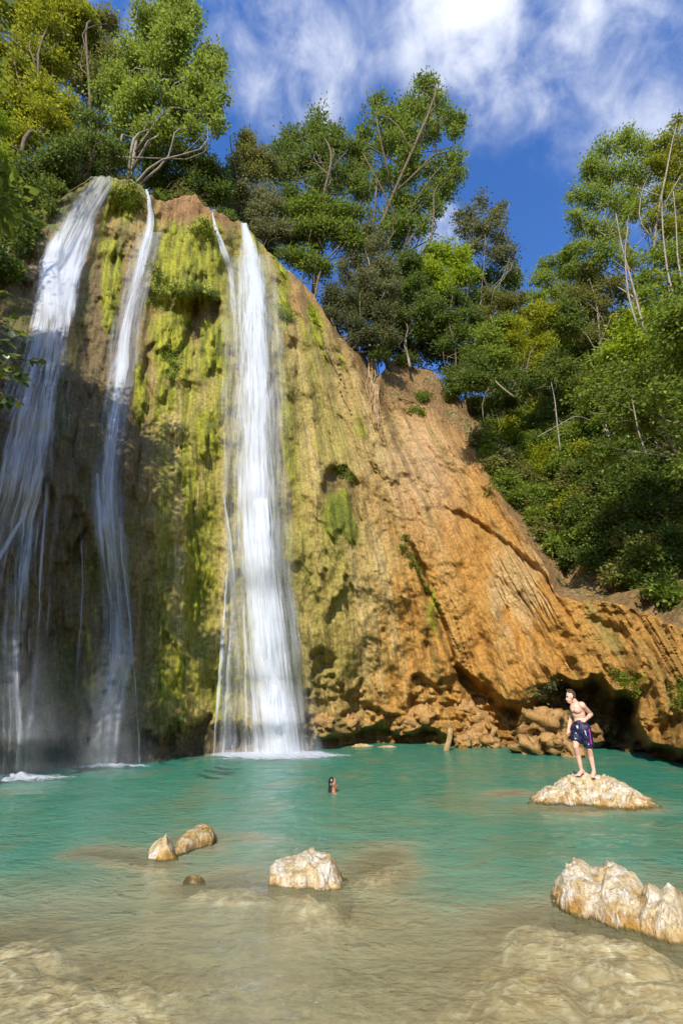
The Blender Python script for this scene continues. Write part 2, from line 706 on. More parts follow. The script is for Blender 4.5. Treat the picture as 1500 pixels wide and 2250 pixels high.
M = {}
M['cliff'] = mat_cliff()
M['soil'] = mat_soil()
M['bed'] = mat_bed()
M['water'] = mat_water()
M['rock'] = mat_rock('white_crusted_rock', [(.46, .25, .05), (.62, .47, .24), (.74, .665, .53), (.28, .155, .038)])
M['ochre'] = mat_rock('ochre_rock', [(.34, .19, .05), (.44, .29, .10), (.56, .44, .25), (.24, .13, .035)])
M['tufa'] = mat_rock('orange_tufa', [(.33, .165, .036), (.38, .20, .055), (.42, .26, .10), (.20, .10, .025)])
M['fall'] = mat_fall('white_water', .36, .66, 26, 1.1, .88)
M['fall_thin'] = mat_fall('thin_water', .30, .75, 20, .9, .5)
M['mist'] = mat_fall('spray', .05, .7, 4, 1.5, .30)
M['foam'] = mat_fall('foam', .32, .58, 9, 9, .95)
M['leaf_mid'] = mat_leaf('leaf_mid_green', (0.066, 0.112, 0.014), (0.225, 0.300, 0.040))
M['leaf_dark'] = mat_leaf('leaf_dark_green', (0.040, 0.078, 0.012), (0.150, 0.205, 0.036))
M['leaf_bright'] = mat_leaf('leaf_bright_green', (0.110, 0.200, 0.010), (0.270, 0.350, 0.022))
M['leaf_yellow'] = mat_leaf('leaf_yellow_green', (0.115, 0.145, 0.008), (0.300, 0.330, 0.022))
M['leaf_olive'] = mat_leaf('leaf_olive', (0.085, 0.100, 0.020), (0.220, 0.225, 0.050))
M['leaf_grey'] = mat_leaf('leaf_grey_green', (0.080, 0.095, 0.030), (0.220, 0.225, 0.090))
M['leaf_near'] = mat_leaf('leaf_near', (.030, .058, .010), (.190, .230, .015), .25, .35, .4)
M['moss'] = mat_leaf('leaf_moss', (.050, .085, .006), (.150, .190, .012), .15, .7, .2)
M['bark_pale'] = mat_bark('bark_pale', (.17, .14, .10), (.34, .29, .22))
M['bark_brown'] = mat_bark('bark_brown', (.09, .065, .04), (.20, .15, .095))
M['dead_wood'] = mat_bark('dead_wood', (.28, .25, .21), (.48, .44, .38))
M['root'] = mat_bark('root_fibre', (.26, .16, .07), (.46, .32, .17))
M['post'] = mat_bark('wet_post', (.30, .18, .08), (.48, .31, .15))
M['skin'] = mat_plain('skin_pale', (.62, .36, .25), .5, .4, .10, 9)
M['skin_tan'] = mat_plain('skin_tan', (.36, .17, .09), .4, .5, .10, 9)
M['hair_brown'] = mat_plain('hair_brown', (.060, .034, .022), .5, .4, .5, 60)
M['hair_black'] = mat_plain('hair_black', (.020, .015, .014), .3, .6, .5, 60)
M['shorts'] = mat_plain('navy_fabric', (.010, .009, .040), .55, .35, .5, 14)
M['white_cloth'] = mat_plain('white_cloth', (.55, .58, .75), .7, .2, .1)
M['pink_cloth'] = mat_plain('pink_cloth', (.50, .03, .30), .6, .3, .1)
M['eye'] = mat_plain('eye_dark', (.03, .02, .02), .3, .5, .1)

# ------------------------------------------------------------------ the cliff: depth of the rock face
def thin_plate(ctrl):
    U = np.array([[c[0], c[1]] for c in ctrl], float) / 1000.0
    val = []
    for c in ctrl:
        d = ray(c[0], c[1])
        t = (c[3] - CAM_Z) / d[2] if c[2] == 'z' else c[3] / d[1]
        val.append(1.0 / t)
    n = len(U)

    def ker(r2):
        return r2 * np.log(r2 + 1e-12)
    K = ker(((U[:, None] - U[None]) ** 2).sum(-1)) + 2e-4 * np.eye(n)
    P = np.c_[np.ones(n), U]
    A = np.block([[K, P], [P.T, np.zeros((3, 3))]])
    w = np.linalg.solve(A, np.r_[val, 0, 0, 0])

    def f(u, v):
        X = np.stack([np.ravel(u), np.ravel(v)], -1) / 1000.0
        out = w[n] + X @ w[n + 1:]
        for i in range(n):
            out = out + w[i] * ker(((X - U[i]) ** 2).sum(-1))
        return 1.0 / np.clip(out.reshape(np.shape(u)), 1 / 60.0, None)
    return f


CTRL = [(-400, 1800, 'z', 0), (-120, 1738, 'z', 0), (0, 1716, 'z', 0), (150, 1692, 'z', 0), (300, 1677, 'z', 0), (450, 1662, 'z', 0),
        (600, 1655, 'z', 0), (690, 1650, 'z', 0), (800, 1642, 'z', 0), (900, 1640, 'z', 0), (1000, 1645, 'z', 0), (1100, 1647, 'z', 0),
        (1200, 1657, 'z', 0), (1300, 1662, 'z', 0), (1400, 1676, 'z', 0), (1500, 1692, 'z', 0), (1620, 1722, 'z', 0), (1900, 1830, 'z', 0),
        (-400, 700, 'z', 13), (-120, 560, 'z', 23), (0, 520, 'z', 30), (240, 395, 'z', 38), (320, 415, 'z', 39), (430, 440, 'z', 40),
        (535, 490, 'z', 40), (690, 650, 'y', 29.5), (740, 740, 'y', 30.0), (800, 830, 'y', 30.8), (850, 890, 'y', 31.8), (950, 900, 'y', 33),
        (1040, 985, 'y', 31.8), (1090, 1080, 'y', 30.3), (1200, 1260, 'y', 27), (1215, 1310, 'y', 25.5), (1340, 1330, 'y', 24),
        (1500, 1390, 'y', 19.5), (1620, 1440, 'y', 16), (1900, 1550, 'y', 11), (600, 1100, 'y', 24.1), (950, 1300, 'y', 28.0),
        (1100, 1450, 'y', 26.2), (760, 1200, 'y', 26.9)]
tps = thin_plate(CTRL)

TOP = [(-400, 690), (-120, 570), (-40, 535), (20, 505), (100, 470), (160, 415), (200, 392), (240, 388), (262, 398), (285, 396), (306, 408), (320, 420),
       (340, 437), (365, 442), (400, 432), (430, 430), (448, 446), (465, 466), (490, 474), (520, 487), (540, 494), (580, 540), (610, 572), (640, 598),
       (668, 622), (690, 650), (715, 690), (740, 735), (775, 775), (800, 822), (815, 850), (840, 868), (880, 872), (930, 890), (960, 906), (1000, 938),
       (1040, 985), (1065, 1030), (1090, 1080), (1120, 1130), (1150, 1178), (1180, 1222), (1200, 1255), (1212, 1292), (1230, 1316), (1270, 1322),
       (1340, 1330), (1400, 1346), (1440, 1362), (1500, 1390), (1560, 1415), (1620, 1440), (1900, 1550)]
WATERLINE = [(c[0], c[1]) for c in CTRL[:18]]
TOPX, TOPY = np.array(TOP, float).T
WLX, WLY = np.array(WATERLINE, float).T

GUIDES = [[(-420, 500), (-420, 1800)], [(130, 400), (60, 700), (-20, 1100), (-80, 1700)], [(240, 395), (190, 600), (140, 900), (110, 1200), (80, 1700)],
          [(320, 415), (270, 700), (225, 1000), (225, 1650)], [(410, 440), (385, 700), (370, 1000), (365, 1300), (370, 1650)],
          [(470, 465), (485, 700), (480, 1100), (470, 1650)], [(540, 490), (575, 600), (610, 900), (625, 1200), (680, 1500), (700, 1650)],
          [(600, 560), (660, 700), (720, 1000), (770, 1300), (800, 1650)], [(690, 650), (740, 800), (820, 1050), (880, 1300), (930, 1650)],
          [(790, 810), (860, 1000), (930, 1240), (1000, 1450), (1060, 1650)], [(850, 880), (960, 1060), (1080, 1300), (1160, 1500), (1200, 1650)],
          [(1000, 940), (1100, 1130), (1210, 1330), (1300, 1500), (1340, 1650)], [(1100, 1000), (1210, 1200), (1340, 1350), (1430, 1500), (1470, 1680)],
          [(1400, 1000), (1480, 1350), (1560, 1500), (1600, 1680)], [(1950, 1000), (1950, 1800)]]


def flow_coord(u, v):
    xs = []
    for g in GUIDES:
        gx, gy = np.array(g, float).T
        xs.append(np.interp(v, gy, gx))
    xs = np.maximum.accumulate(np.array(xs) + np.arange(len(xs)).reshape((-1,) + (1,) * np.ndim(u)) * 1e-3, axis=0)
    s0 = np.array([np.mean([p[0] for p in g]) for g in GUIDES])
    s = np.zeros(np.shape(u))
    for k in range(len(xs) - 1):
        a, b = xs[k], xs[k + 1]
        t = np.clip((u - a) / (b - a + 1e-6), 0, 1)
        s = np.where((u >= a), s0[k] + (s0[k + 1] - s0[k]) * t, s)
    return s


def G(u, v, cu, cv, ru, rv, p=2):
    return np.exp(-(np.abs((u - cu) / ru) ** p + np.abs((v - cv) / rv) ** p))


LIP = [(676, 1490), (685, 1440), (710, 1428), (730, 1445), (735, 1490), (745, 1500), (760, 1525), (780, 1515), (800, 1500), (812, 1545), (830, 1565),
       (860, 1560), (885, 1545), (900, 1500), (918, 1480), (945, 1500), (960, 1510), (975, 1495), (998, 1500), (990, 1452), (1010, 1470), (1035, 1490),
       (1060, 1490), (1080, 1510), (1097, 1535), (1130, 1542), (1170, 1538), (1190, 1520), (1200, 1665), (676, 1665)]
SLOT = [(700, 1624), (760, 1616), (800, 1602), (850, 1600), (880, 1614), (950, 1602), (975, 1612), (1000, 1625), (1010, 1655), (690, 1655)]
HOLLOW = [(1004, 1462), (1040, 1492), (1075, 1512), (1098, 1545), (1140, 1560), (1170, 1655), (1090, 1650), (1085, 1600), (1050, 1560), (1010, 1520)]
CAVE = [(1178, 1520), (1205, 1498), (1230, 1488), (1260, 1500), (1300, 1486), (1330, 1498), (1345, 1518), (1372, 1518), (1396, 1530), (1406, 1560),
        (1404, 1600), (1430, 1636), (1500, 1655), (1640, 1690), (1640, 1740), (1400, 1700), (1170, 1670), (1150, 1600)]
UNDERCUT = [(-200, 1690), (0, 1650), (120, 1622), (220, 1632), (300, 1622), (350, 1628), (380, 1602), (420, 1592), (440, 1562), (455, 1556), (465, 1600),
            (500, 1606), (540, 1592), (560, 1602), (690, 1600), (700, 1665), (300, 1690), (0, 1730), (-200, 1770)]
GROTTO = [(385, 690), (400, 660), (440, 645), (480, 655), (488, 690), (470, 730), (440, 765), (420, 770), (405, 740)]
NICHE = [(705, 1062), (730, 1025), (760, 1020), (785, 1060), (800, 1110), (790, 1150), (765, 1110), (735, 1085), (712, 1098)]


def make_cliff():
    ucol = np.unique(np.concatenate([np.linspace(-400, -60, 40), np.arange(-60, 1560, 3.3), np.linspace(1560, 1900, 40)]))
    nr = 380
    top = np.interp(ucol, TOPX, TOPY)
    top = top + 7 * fbm(ucol / 22.0, 0.3, 0, 4, .6) * sstep(160, 200, ucol)
    bot = np.interp(ucol, WLX, WLY)
    k = np.linspace(0, 1, nr)
    k = k ** .97
    V = top[None, :] + (bot - top)[None, :] * k[:, None]
    U = np.broadcast_to(ucol[None, :], V.shape).copy()
    t0 = tps(U, V)
    P0 = CAM + ray(U, V) * t0[..., None]
    X, Y, Z = P0[..., 0], P0[..., 1], P0[..., 2]
    S = flow_coord(U, V) / 45.0                      # about metres across the flow
    Lr = (V - 400) / 45.0
    warp = 18 * fbm(U / 60.0, V / 60.0, 2.2, 3)
    uw, vw = U + warp, V + .8 * warp

    # ---- relief, metres towards the camera
    R = np.zeros(U.shape)
    R += 1.00 * fbm(X * .16, Y * .16 + 5, Z * .12, 3)
    dr = fbm(S * .55, Lr * .045, 1.0, 3, .55)
    bmod = (1 - .65 * sstep(860, 1000, U)) * (.35 + .65 * sstep(-.3, .5, fbm(U / 110.0, V / 200.0, 31, 3)))
    R += .34 * (1 - 2 * np.abs(dr)) * sstep(1750, 1600, V) * bmod
    dr2 = fbm(S * 1.9 + .3 * fbm(X, Y, Z, 2), Lr * .12, 4.0, 3, .6)
    R += .11 * (1 - 2.2 * np.abs(dr2)) * bmod
    R += .03 * (1 - 2 * np.abs(fbm(S * 5.0, Lr * .22, 9.0, 2)))
    R += .40 * fbm(X * .55, Y * .55, Z * .38, 4, .55)
    rough = .35 + .8 * sstep(600, 1000, U)
    R += .17 * rough * fbm(X * 1.3, Y * 1.3, Z * .9, 4, .6)
    # hanging lobes of travertine: rounded aprons that end in a ragged lower edge
    f1, f2 = worley(S * .62 + 9, Lr * .23 + .25 * dr, 4)
    lobes = sstep(.75, .1, f1)
    R += .42 * lobes * sstep(560, 760, V) * (.4 + .6 * sstep(600, 760, U))
    f1b, _ = worley(S * 1.5 + 3, Lr * .62, 9)
    R += .20 * sstep(.7, .1, f1b) * sstep(560, 760, V)

    # curtains: each column swells downwards and breaks off in a ragged lower edge that shades the rock beneath
    for (fs, fl, amp, sd) in ((.42, .085, .55, 3), (.95, .19, .30, 11), (1.9, .42, .13, 23)):
        ss = S * fs + .28 * fbm(X * .5, Y * .5, Z * .35 + sd, 3) + sd
        ci = np.floor(ss).astype(int)
        fx = ss - ci
        ph = (_perm[(ci * 7 + sd) & 511] % 97) / 97.0
        w = Lr * fl + ph + .16 * fbm(S * 2.2, Lr * .5, sd, 3)
        w = w - np.floor(w)
        on = sstep(-.15, .35, fbm(S * .5 + sd, Lr * .09, sd * 2.0, 2))
        R += amp * on * (w ** 1.6) * sstep(1, .93, w) * (1 - np.abs(2 * fx - 1) ** 3) * sstep(470, 620, V) * (1 - .55 * sstep(820, 1000, U))
    R += .55 * fbm(S * .22 + 3, Lr * .05, 41.0, 3, .5) * sstep(640, 900, U)
    fis = np.abs(fbm(S * .30 + .2 * fbm(X * .4, Y * .4, Z * .3, 2), Lr * .028, 51.0, 3, .55))
    R -= .55 * sstep(.055, .0, fis) * sstep(0, .3, fbm(S * .3, Lr * .1, 61.0, 2)) * sstep(560, 680, V)
    fis2 = np.abs(fbm(S * .8, Lr * .09, 71.0, 3, .55))
    R -= .28 * sstep(.07, .0, fis2) * sstep(.05, .4, fbm(S * .4, Lr * .14, 81.0, 2)) * sstep(520, 640, V)
    dLip = sdist(uw, vw * 1.0, LIP)
    mLip = sstep(9, -9, dLip)
    R -= 1.15 * mLip
    # knobbly tufa below the lip
    g1, g2 = worley(U / 34.0 + .5 * fbm(U / 40, V / 40, 1, 2), V / 25.0, 1)
    h1, h2 = worley(U / 15.0, V / 12.0, 2)
    knob = .60 * sstep(.8, .0, g1) + .28 * sstep(.8, .0, h1)
    lowz = sstep(1500, 1560, V) * sstep(640, 700, U) * sstep(1160, 1120, U)
    R += (mLip * .9 + .15 * lowz) * knob
    mSlot = sstep(6, -8, sdist(U + warp * .4, V + warp * .3, SLOT))
    R -= 1.5 * mSlot
    mHol = sstep(8, -14, sdist(U + warp * .6, V + warp * .6, HOLLOW))
    R -= 1.5 * mHol
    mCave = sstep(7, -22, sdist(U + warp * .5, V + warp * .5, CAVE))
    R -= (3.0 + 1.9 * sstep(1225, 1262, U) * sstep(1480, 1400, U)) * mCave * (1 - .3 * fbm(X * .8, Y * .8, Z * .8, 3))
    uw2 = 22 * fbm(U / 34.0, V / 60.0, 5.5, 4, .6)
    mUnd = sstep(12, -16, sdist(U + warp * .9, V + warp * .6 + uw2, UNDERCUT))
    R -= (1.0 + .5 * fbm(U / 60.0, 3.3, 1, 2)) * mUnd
    mGro = sstep(6, -14, sdist(U + warp * .6, V + warp * .6, GROTTO))
    R -= 1.5 * mGro
    mNic = sstep(5, -10, sdist(U + warp * .5, V + warp * .5, NICHE))
    R -= 1.0 * mNic
    # the cleft, the diagonal crease and the step between the two aprons
    cl = pdist(U + warp * .25, V, [(888, 1170), (925, 1262), (950, 1330), (975, 1390), (992, 1450)])
    mCl = sstep(13, 2, cl) * sstep(1150, 1240, V)
    R -= .95 * mCl
    cr = pdist(U + warp * .35, V + warp * .3, [(1005, 1128), (1050, 1155), (1105, 1195), (1160, 1238), (1195, 1268), (1212, 1296)])
    mCr = sstep(13, 2, cr)
    R -= .75 * mCr
    line = np.interp(V, [815, 880, 950, 1060, 1180, 1300], [812, 838, 862, 905, 965, 1040])
    side = sstep(-7, 7, U + warp * .5 - line)
    R -= 1.5 * side * sstep(1330, 1000, V)
    # diagonal flutes on the right hand apron
    R += .13 * (1 - 2 * np.abs(fbm(S * .55, Lr * .05, 21.0, 3, .6))) * sstep(880, 1000, U)
    # shelf and folds in the low bank on the right
    R += .35 * fbm((U - V * .5) / 70.0, (V + U * .4) / 45.0, 3, 3) * sstep(1180, 1260, U) * (1 - mCave)

    # ---- moss pads stand proud of the rock
    n = fbm(S * 1.25, Lr * .26, 7.0, 4, .6)
    n_fine = fbm(S * 4.5, Lr * .8, 8.0, 3, .6)
    moss = np.zeros(U.shape)
    for cu, cv, ru, rv, w in [(270, 440, 42, 55, 1.0), (245, 600, 30, 90, 1.0), (240, 690, 22, 60, .9), (420, 560, 85, 80, 1.05), (400, 640, 90, 60, .8), (560, 700, 60, 120, .6), (480, 900, 40, 160, .62), (345, 560, 24, 130, .7), (335, 900, 40, 120, .75), (450, 520, 50, 50, .8),
                              (375, 760, 55, 90, .95), (390, 700, 40, 50, .8), (310, 860, 20, 110, .9), (468, 770, 42, 85, .9), (390, 880, 60, 50, .6),
                              (420, 1000, 70, 160, .62), (440, 1200, 60, 280, .66), (380, 1480, 50, 150, .6), (475, 1500, 30, 120, .55),
                              (640, 900, 26, 260, .50), (620, 650, 30, 110, .75), (690, 720, 35, 60, .8), (735, 800, 60, 40, .5), (800, 930, 50, 60, .45), (680, 700, 20, 30, .8),
                              (742, 1125, 34, 62, .92), (770, 1170, 26, 40, .75), (725, 1100, 14, 40, .7), (950, 1350, 22, 90, .6), (600, 580, 45, 60, .6), (555, 550, 30, 60, .7),
                              (700, 1000, 60, 200, .35), (860, 1050, 60, 120, .3), (920, 970, 22, 60, .35), (830, 1330, 50, 90, .28), (1390, 1500, 40, 40, .6), (1500, 1540, 30, 60, .6), (60, 900, 140, 260, .3),
                              (190, 1350, 60, 200, .45), (240, 1500, 90, 100, .4)]:
        moss = np.maximum(moss, w * G(U, V, cu, cv, ru, rv, 2.4))
    mm = sstep(.44, .62, moss + .30 * n + .10 * n_fine)
    pad = sstep(.62, .82, moss + .30 * n + .10 * n_fine)
    R += .26 * pad * (1 + .5 * n_fine)

    P = CAM + ray(U, V) * (t0 - R)[..., None]

    # ---- albedo
    def lerp(c, col, f):
        return c + (np.array(col) - c) * np.clip(f, 0, 1)[..., None]
    c = np.zeros(U.shape + (3,)) + np.array([.335, .235, .075])
    big = fbm(U / 130.0, V / 170.0, 1.5, 4, .55)
    st = fbm(S * 1.1, Lr * .07, 14.0, 4, .6)
    c = lerp(c, (.375, .185, .036), sstep(720, 960, U + 90 * big + .12 * (V - 1200)))          # orange apron
    c = lerp(c, (.42, .27, .14), .8 * G(U, V, 930, 1010, 90, 140))
    c = lerp(c, (.24, .165, .045), .75 * sstep(.05, .5, st) * sstep(600, 700, U) * sstep(1180, 1060, U))
    c = lerp(c, (.42, .32, .13), .6 * sstep(.1, .6, -st) * sstep(560, 700, U) * sstep(1100, 800, U))
    c = lerp(c, (.46, .34, .16), .6 * sstep(.1, .45, big + .3 * n) * G(U, V, 1120, 1300, 120, 120))
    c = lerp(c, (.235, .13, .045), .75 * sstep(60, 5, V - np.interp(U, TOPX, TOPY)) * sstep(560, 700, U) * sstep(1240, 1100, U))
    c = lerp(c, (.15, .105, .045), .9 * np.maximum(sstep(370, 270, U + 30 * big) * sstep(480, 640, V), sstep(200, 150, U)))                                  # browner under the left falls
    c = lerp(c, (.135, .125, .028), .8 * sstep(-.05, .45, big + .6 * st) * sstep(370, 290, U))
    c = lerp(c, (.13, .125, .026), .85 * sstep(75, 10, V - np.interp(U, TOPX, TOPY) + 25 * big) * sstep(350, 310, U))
    olive = np.clip(.72 + .9 * st, 0, 1) * sstep(290, 350, U + 30 * big) * sstep(780, 620, U + 50 * big) * sstep(1660, 1500, V)
    c = lerp(c, (.235, .215, .030), .85 * olive)
    c = lerp(c, (.42, .34, .12), .5 * sstep(.12, .55, -st) * sstep(330, 380, U) * sstep(640, 560, U) * sstep(760, 900, V))
    c = lerp(c, (.29, .25, .055), .55 * sstep(-.1, .4, st + .3 * n) * sstep(600, 640, U) * sstep(860, 740, U) * sstep(1500, 1200, V))
    c = lerp(c, (.26, .125, .048), .9 * G(U, V, 410, 450, 75, 40, 4) + .8 * G(U, V, 500, 485, 30, 25))
    c = lerp(c, (.30, .165, .06), .8 * G(U, V, 660, 650, 50, 75))
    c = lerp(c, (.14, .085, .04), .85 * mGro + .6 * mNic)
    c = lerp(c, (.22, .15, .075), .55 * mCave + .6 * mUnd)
    c = lerp(c, (.36, .19, .042), .8 * sstep(1230, 1300, U) * (1 - mCave))
    c = lerp(c, (.22, .19, .05), .7 * sstep(.2, .6, n + big * .5) * sstep(1230, 1300, U))
    mcol = np.zeros(U.shape + (3,)) + np.array([.205, .200, .014])
    mcol = lerp(mcol, (.290, .285, .016), sstep(0, .6, n_fine + .4 * pad))
    mm = mm * (1 - mUnd)
    mcol = lerp(mcol, (.095, .110, .012), sstep(.1, .7, -n_fine + .3 * big))
    mcol = lerp(mcol, (.115, .135, .012), G(U, V, 750, 1140, 60, 90))
    c = c + (mcol - c) * (mm * .92)[..., None]
    wet = sstep(1.4, .2, P[..., 2]) * .55
    c = c * (1 - wet[..., None] * np.array([.55, .5, .45]))
    c = np.clip(c, .01, .8)

    # ---- extra rows: rolled back over the top, carried down under the water
    rows_P, rows_c, rows_f = [P], [c], [np.stack([S, Lr, np.zeros_like(S)], -1)]
    tdir = back_dir(ucol)
    pre = []
    for r, dz in [(1.6, -.9), (1.0, -.35), (.5, .02), (.2, .08)]:
        q = P[0] + tdir * r
        q[:, 2] = P[0][:, 2] + dz
        pre.append(q)
    post = []
    for dz in (-.5, -1.2, -2.2, -3.2):
        q = P[-1].copy()
        q[:, 2] = dz
        q[:, :2] += .25 * dz * tdir[:, :2] * -1 * .3
        post.append(q)
    PP = np.concatenate([np.array(pre), P, np.array(post)], 0)
    cc = np.concatenate([np.repeat(c[:1], 4, 0), c, np.repeat(c[-1:], 4, 0)], 0)
    F0 = np.stack([S, Lr, np.zeros_like(S)], -1)
    ff = np.concatenate([np.repeat(F0[:1], 4, 0), F0, np.repeat(F0[-1:], 4, 0)], 0)
    nR, nC = PP.shape[:2]
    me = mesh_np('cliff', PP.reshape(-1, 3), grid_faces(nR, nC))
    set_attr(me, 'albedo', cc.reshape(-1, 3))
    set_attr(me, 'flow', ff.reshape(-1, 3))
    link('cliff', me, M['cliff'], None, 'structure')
    bv = BVHTree.FromPolygons([tuple(p) for p in PP[::2, ::2].reshape(-1, 3).tolist()], grid_faces(len(PP[::2]), len(PP[0, ::2])).tolist())
    # depth of the finished face, for things that hang on it
    return bv, ucol, P[0]


def back_dir(u):
    us = [-400, 100, 240, 320, 540, 620, 820, 1000, 1090, 1210, 1340, 1500, 1900]
    dx = [-.95, -.8, -.7, -.35, -.15, .25, .3, .3, .6, .65, .85, .95, 1.0]
    dy = [.2, .55, .7, .95, 1.0, 1.0, 1.0, 1.0, .8, .75, .5, .3, .05]
    d = np.stack([np.interp(u, us, dx), np.interp(u, us, dy), np.zeros(np.shape(u))], -1)
    return d / np.linalg.norm(d, axis=-1)[..., None]


BV_CLIFF, CU, CTOP = make_cliff()


def make_hill():
    """the wooded ground above and around the cliff, one sheet running back from its edge"""
    idx = np.linspace(0, len(CU) - 1, 230).astype(int)
    us = CU[idx]
    edge = CTOP[idx].copy()
    dirs = back_dir(us)
    # first slope (until r1), then second slope
    xs = [-400, 100, 240, 320, 480, 600, 700, 820, 860, 1000, 1090, 1210, 1260, 1340, 1500, 1900]
    s1 = np.interp(us, xs, [.9, .9, .75, .12, .10, .35, .45, 1.4, 3.0, 3.0, .9, .30, .35, .55, .9, 1.0])
    r1 = np.interp(us, xs, [8, 8, 6, 6, 7, 3, 3, 2, 2.0, 2.0, 2.0, 3.5, 3.0, 2.5, 6, 6])
    s2 = np.interp(us, xs, [1.0, 1.0, .9, .45, .40, .35, .4, .5, .3, .35, 1.2, 1.9, 2.0, 1.9, 1.8, 1.6])
    # carry the sheet on behind the camera, both banks
    pre = np.array([(-14, -60, 1.2), (-13.5, -30, 1.2), (-13.5, -12, 1.4), (-13.6, 0, 2.2), (-14.2, 6, 6.0)])
    post = np.array([(12.6, 4, 1.4), (13, -8, 1.2), (13.5, -30, 1.2), (14, -60, 1.2)])
    edge = np.vstack([pre, edge, post])
    dirs = np.vstack([np.tile([-1, 0, 0], (5, 1)), dirs, np.tile([1, 0, 0], (4, 1))])
    s1 = np.r_[[.9] * 5, s1, [1.0] * 4]
    r1 = np.r_[[8] * 5, r1, [6] * 4]
    s2 = np.r_[[1.0] * 5, s2, [1.1] * 4]
    rs = np.concatenate([np.arange(0, 30, .5), np.linspace(30, 110, 30)])
    r = rs[:, None]
    rise = np.minimum(r, r1) * s1 + np.maximum(r - r1, 0) * s2
    rise = np.where(rise > 30, 30 + (rise - 30) * .25, rise)
    P = edge[None] + dirs[None] * r[..., None]
    P[..., 2] = edge[None, :, 2] - .12 + rise
    nz = fbm(P[..., 0] * .35, P[..., 1] * .35, P[..., 2] * .35, 4, .55)
    P[..., 2] += nz * .55 * sstep(0.2, 3, r)
    me = mesh_np('hillside', P.reshape(-1, 3), grid_faces(*P.shape[:2]))
    link('hillside', me, M['soil'], None, 'structure')
    bv = BVHTree.FromPolygons(P.reshape(-1, 3).tolist(), grid_faces(*P.shape[:2]).tolist())
    return bv


BV_HILL = make_hill()


def hit_px(u, v, bvs=None):
    d = Vector(ray(u, v).tolist()).normalized()
    best = None
    for b in (bvs or (BV_CLIFF, BV_HILL)):
        h = b.ray_cast(Vector(CAM.tolist()), d, 300)
        if h[0] is not None and (best is None or h[3] < best[3]):
            best = h
    return best


def hit_near(u, v):
    for dv in (0, 8, 16, 28, 44, 64):
        h = hit_px(u, v + dv)
        if h is not None:
            return h
    return (Vector(at_y(u, v, 28).tolist()),)


def ground_at(x, y, zmax=200):
    h = BV_HILL.ray_cast(Vector((x, y, zmax)), Vector((0, 0, -1)), 400)
    return None if h[0] is None else h[0].z


# ------------------------------------------------------------------ the pool: bed and water
SHELVES = [  # image-plane blobs of shallow travertine shelf: u, v, ru, rv, weight
    (250, 1885, 120, 26, .8), (430, 1850, 80, 24, .85), (330, 1895, 60, 24, 1.0), (560, 1842, 80, 14, .6), (520, 1950, 150, 36, 1.0), (690, 1955, 100, 40, 1.0), (830, 1915, 100, 60, .98),
    (700, 2010, 240, 50, .62), (1120, 1745, 90, 14, .7), (1300, 1775, 200, 22, .95), (1190, 2040, 150, 60, .9), (1350, 2060, 190, 60, 1.05), (1150, 2160, 170, 90, .92),
    (1420, 2170, 200, 110, 1.0), (60, 2060, 120, 40, .9), (30, 2110, 110, 50, .95), (150, 2200, 220, 70, 1.02), (330, 2170, 130, 40, .8), (250, 2260, 220, 50, 1.0),
    (1050, 2260, 160, 60, .7), (700, 1640, 200, 5, .2)]


def bed_depth(x, y):
    u, v, zc = project(np.stack([x, y, np.zeros_like(x)], -1))
    v = np.where(zc < .5, 2700, v)
    u = np.where(zc < .5, 750, u)
    wu = 26 * fbm(x * .8, y * .8, 1.0, 4, .6)
    wv = 12 * fbm(x * .8, y * .8, 6.0, 4, .6) * np.clip((v - 1600) / 250, .2, 2)
    base = np.interp(v + .10 * (u - 750) * sstep(2000, 1800, v) * -1 + 60 * sstep(1100, 800, u) * 0, [1640, 1720, 1800, 1880, 1960, 2050, 2150, 2260, 2600],
                     [3.2, 2.9, 2.4, 1.7, 1.1, .75, .58, .45, .3])
    base = base + .9 * G(u, v, 40, 1860, 190, 90) + .7 * G(u, v, 1250, 1870, 230, 70) + .5 * G(u, v, 1050, 1960, 170, 60)
    m = np.zeros(np.shape(u))
    for cu, cv, ru, rv, w in SHELVES:
        m = np.maximum(m, w * np.exp(-(((u + wu - cu) / ru) ** 2 + ((v + wv - cv) / rv) ** 2)))
    shelf = .12 + .05 * fbm(x * 1.5, y * 1.5, 3, 4, .6)
    m = np.clip(m * 1.12, 0, 1)
    d = base + (shelf - base) * (m * m * (3 - 2 * m))
    d = d + .12 * fbm(x * 1.1, y * 1.1, 0, 4, .55) * np.clip(d, .2, 1)
    return np.maximum(d, .035)


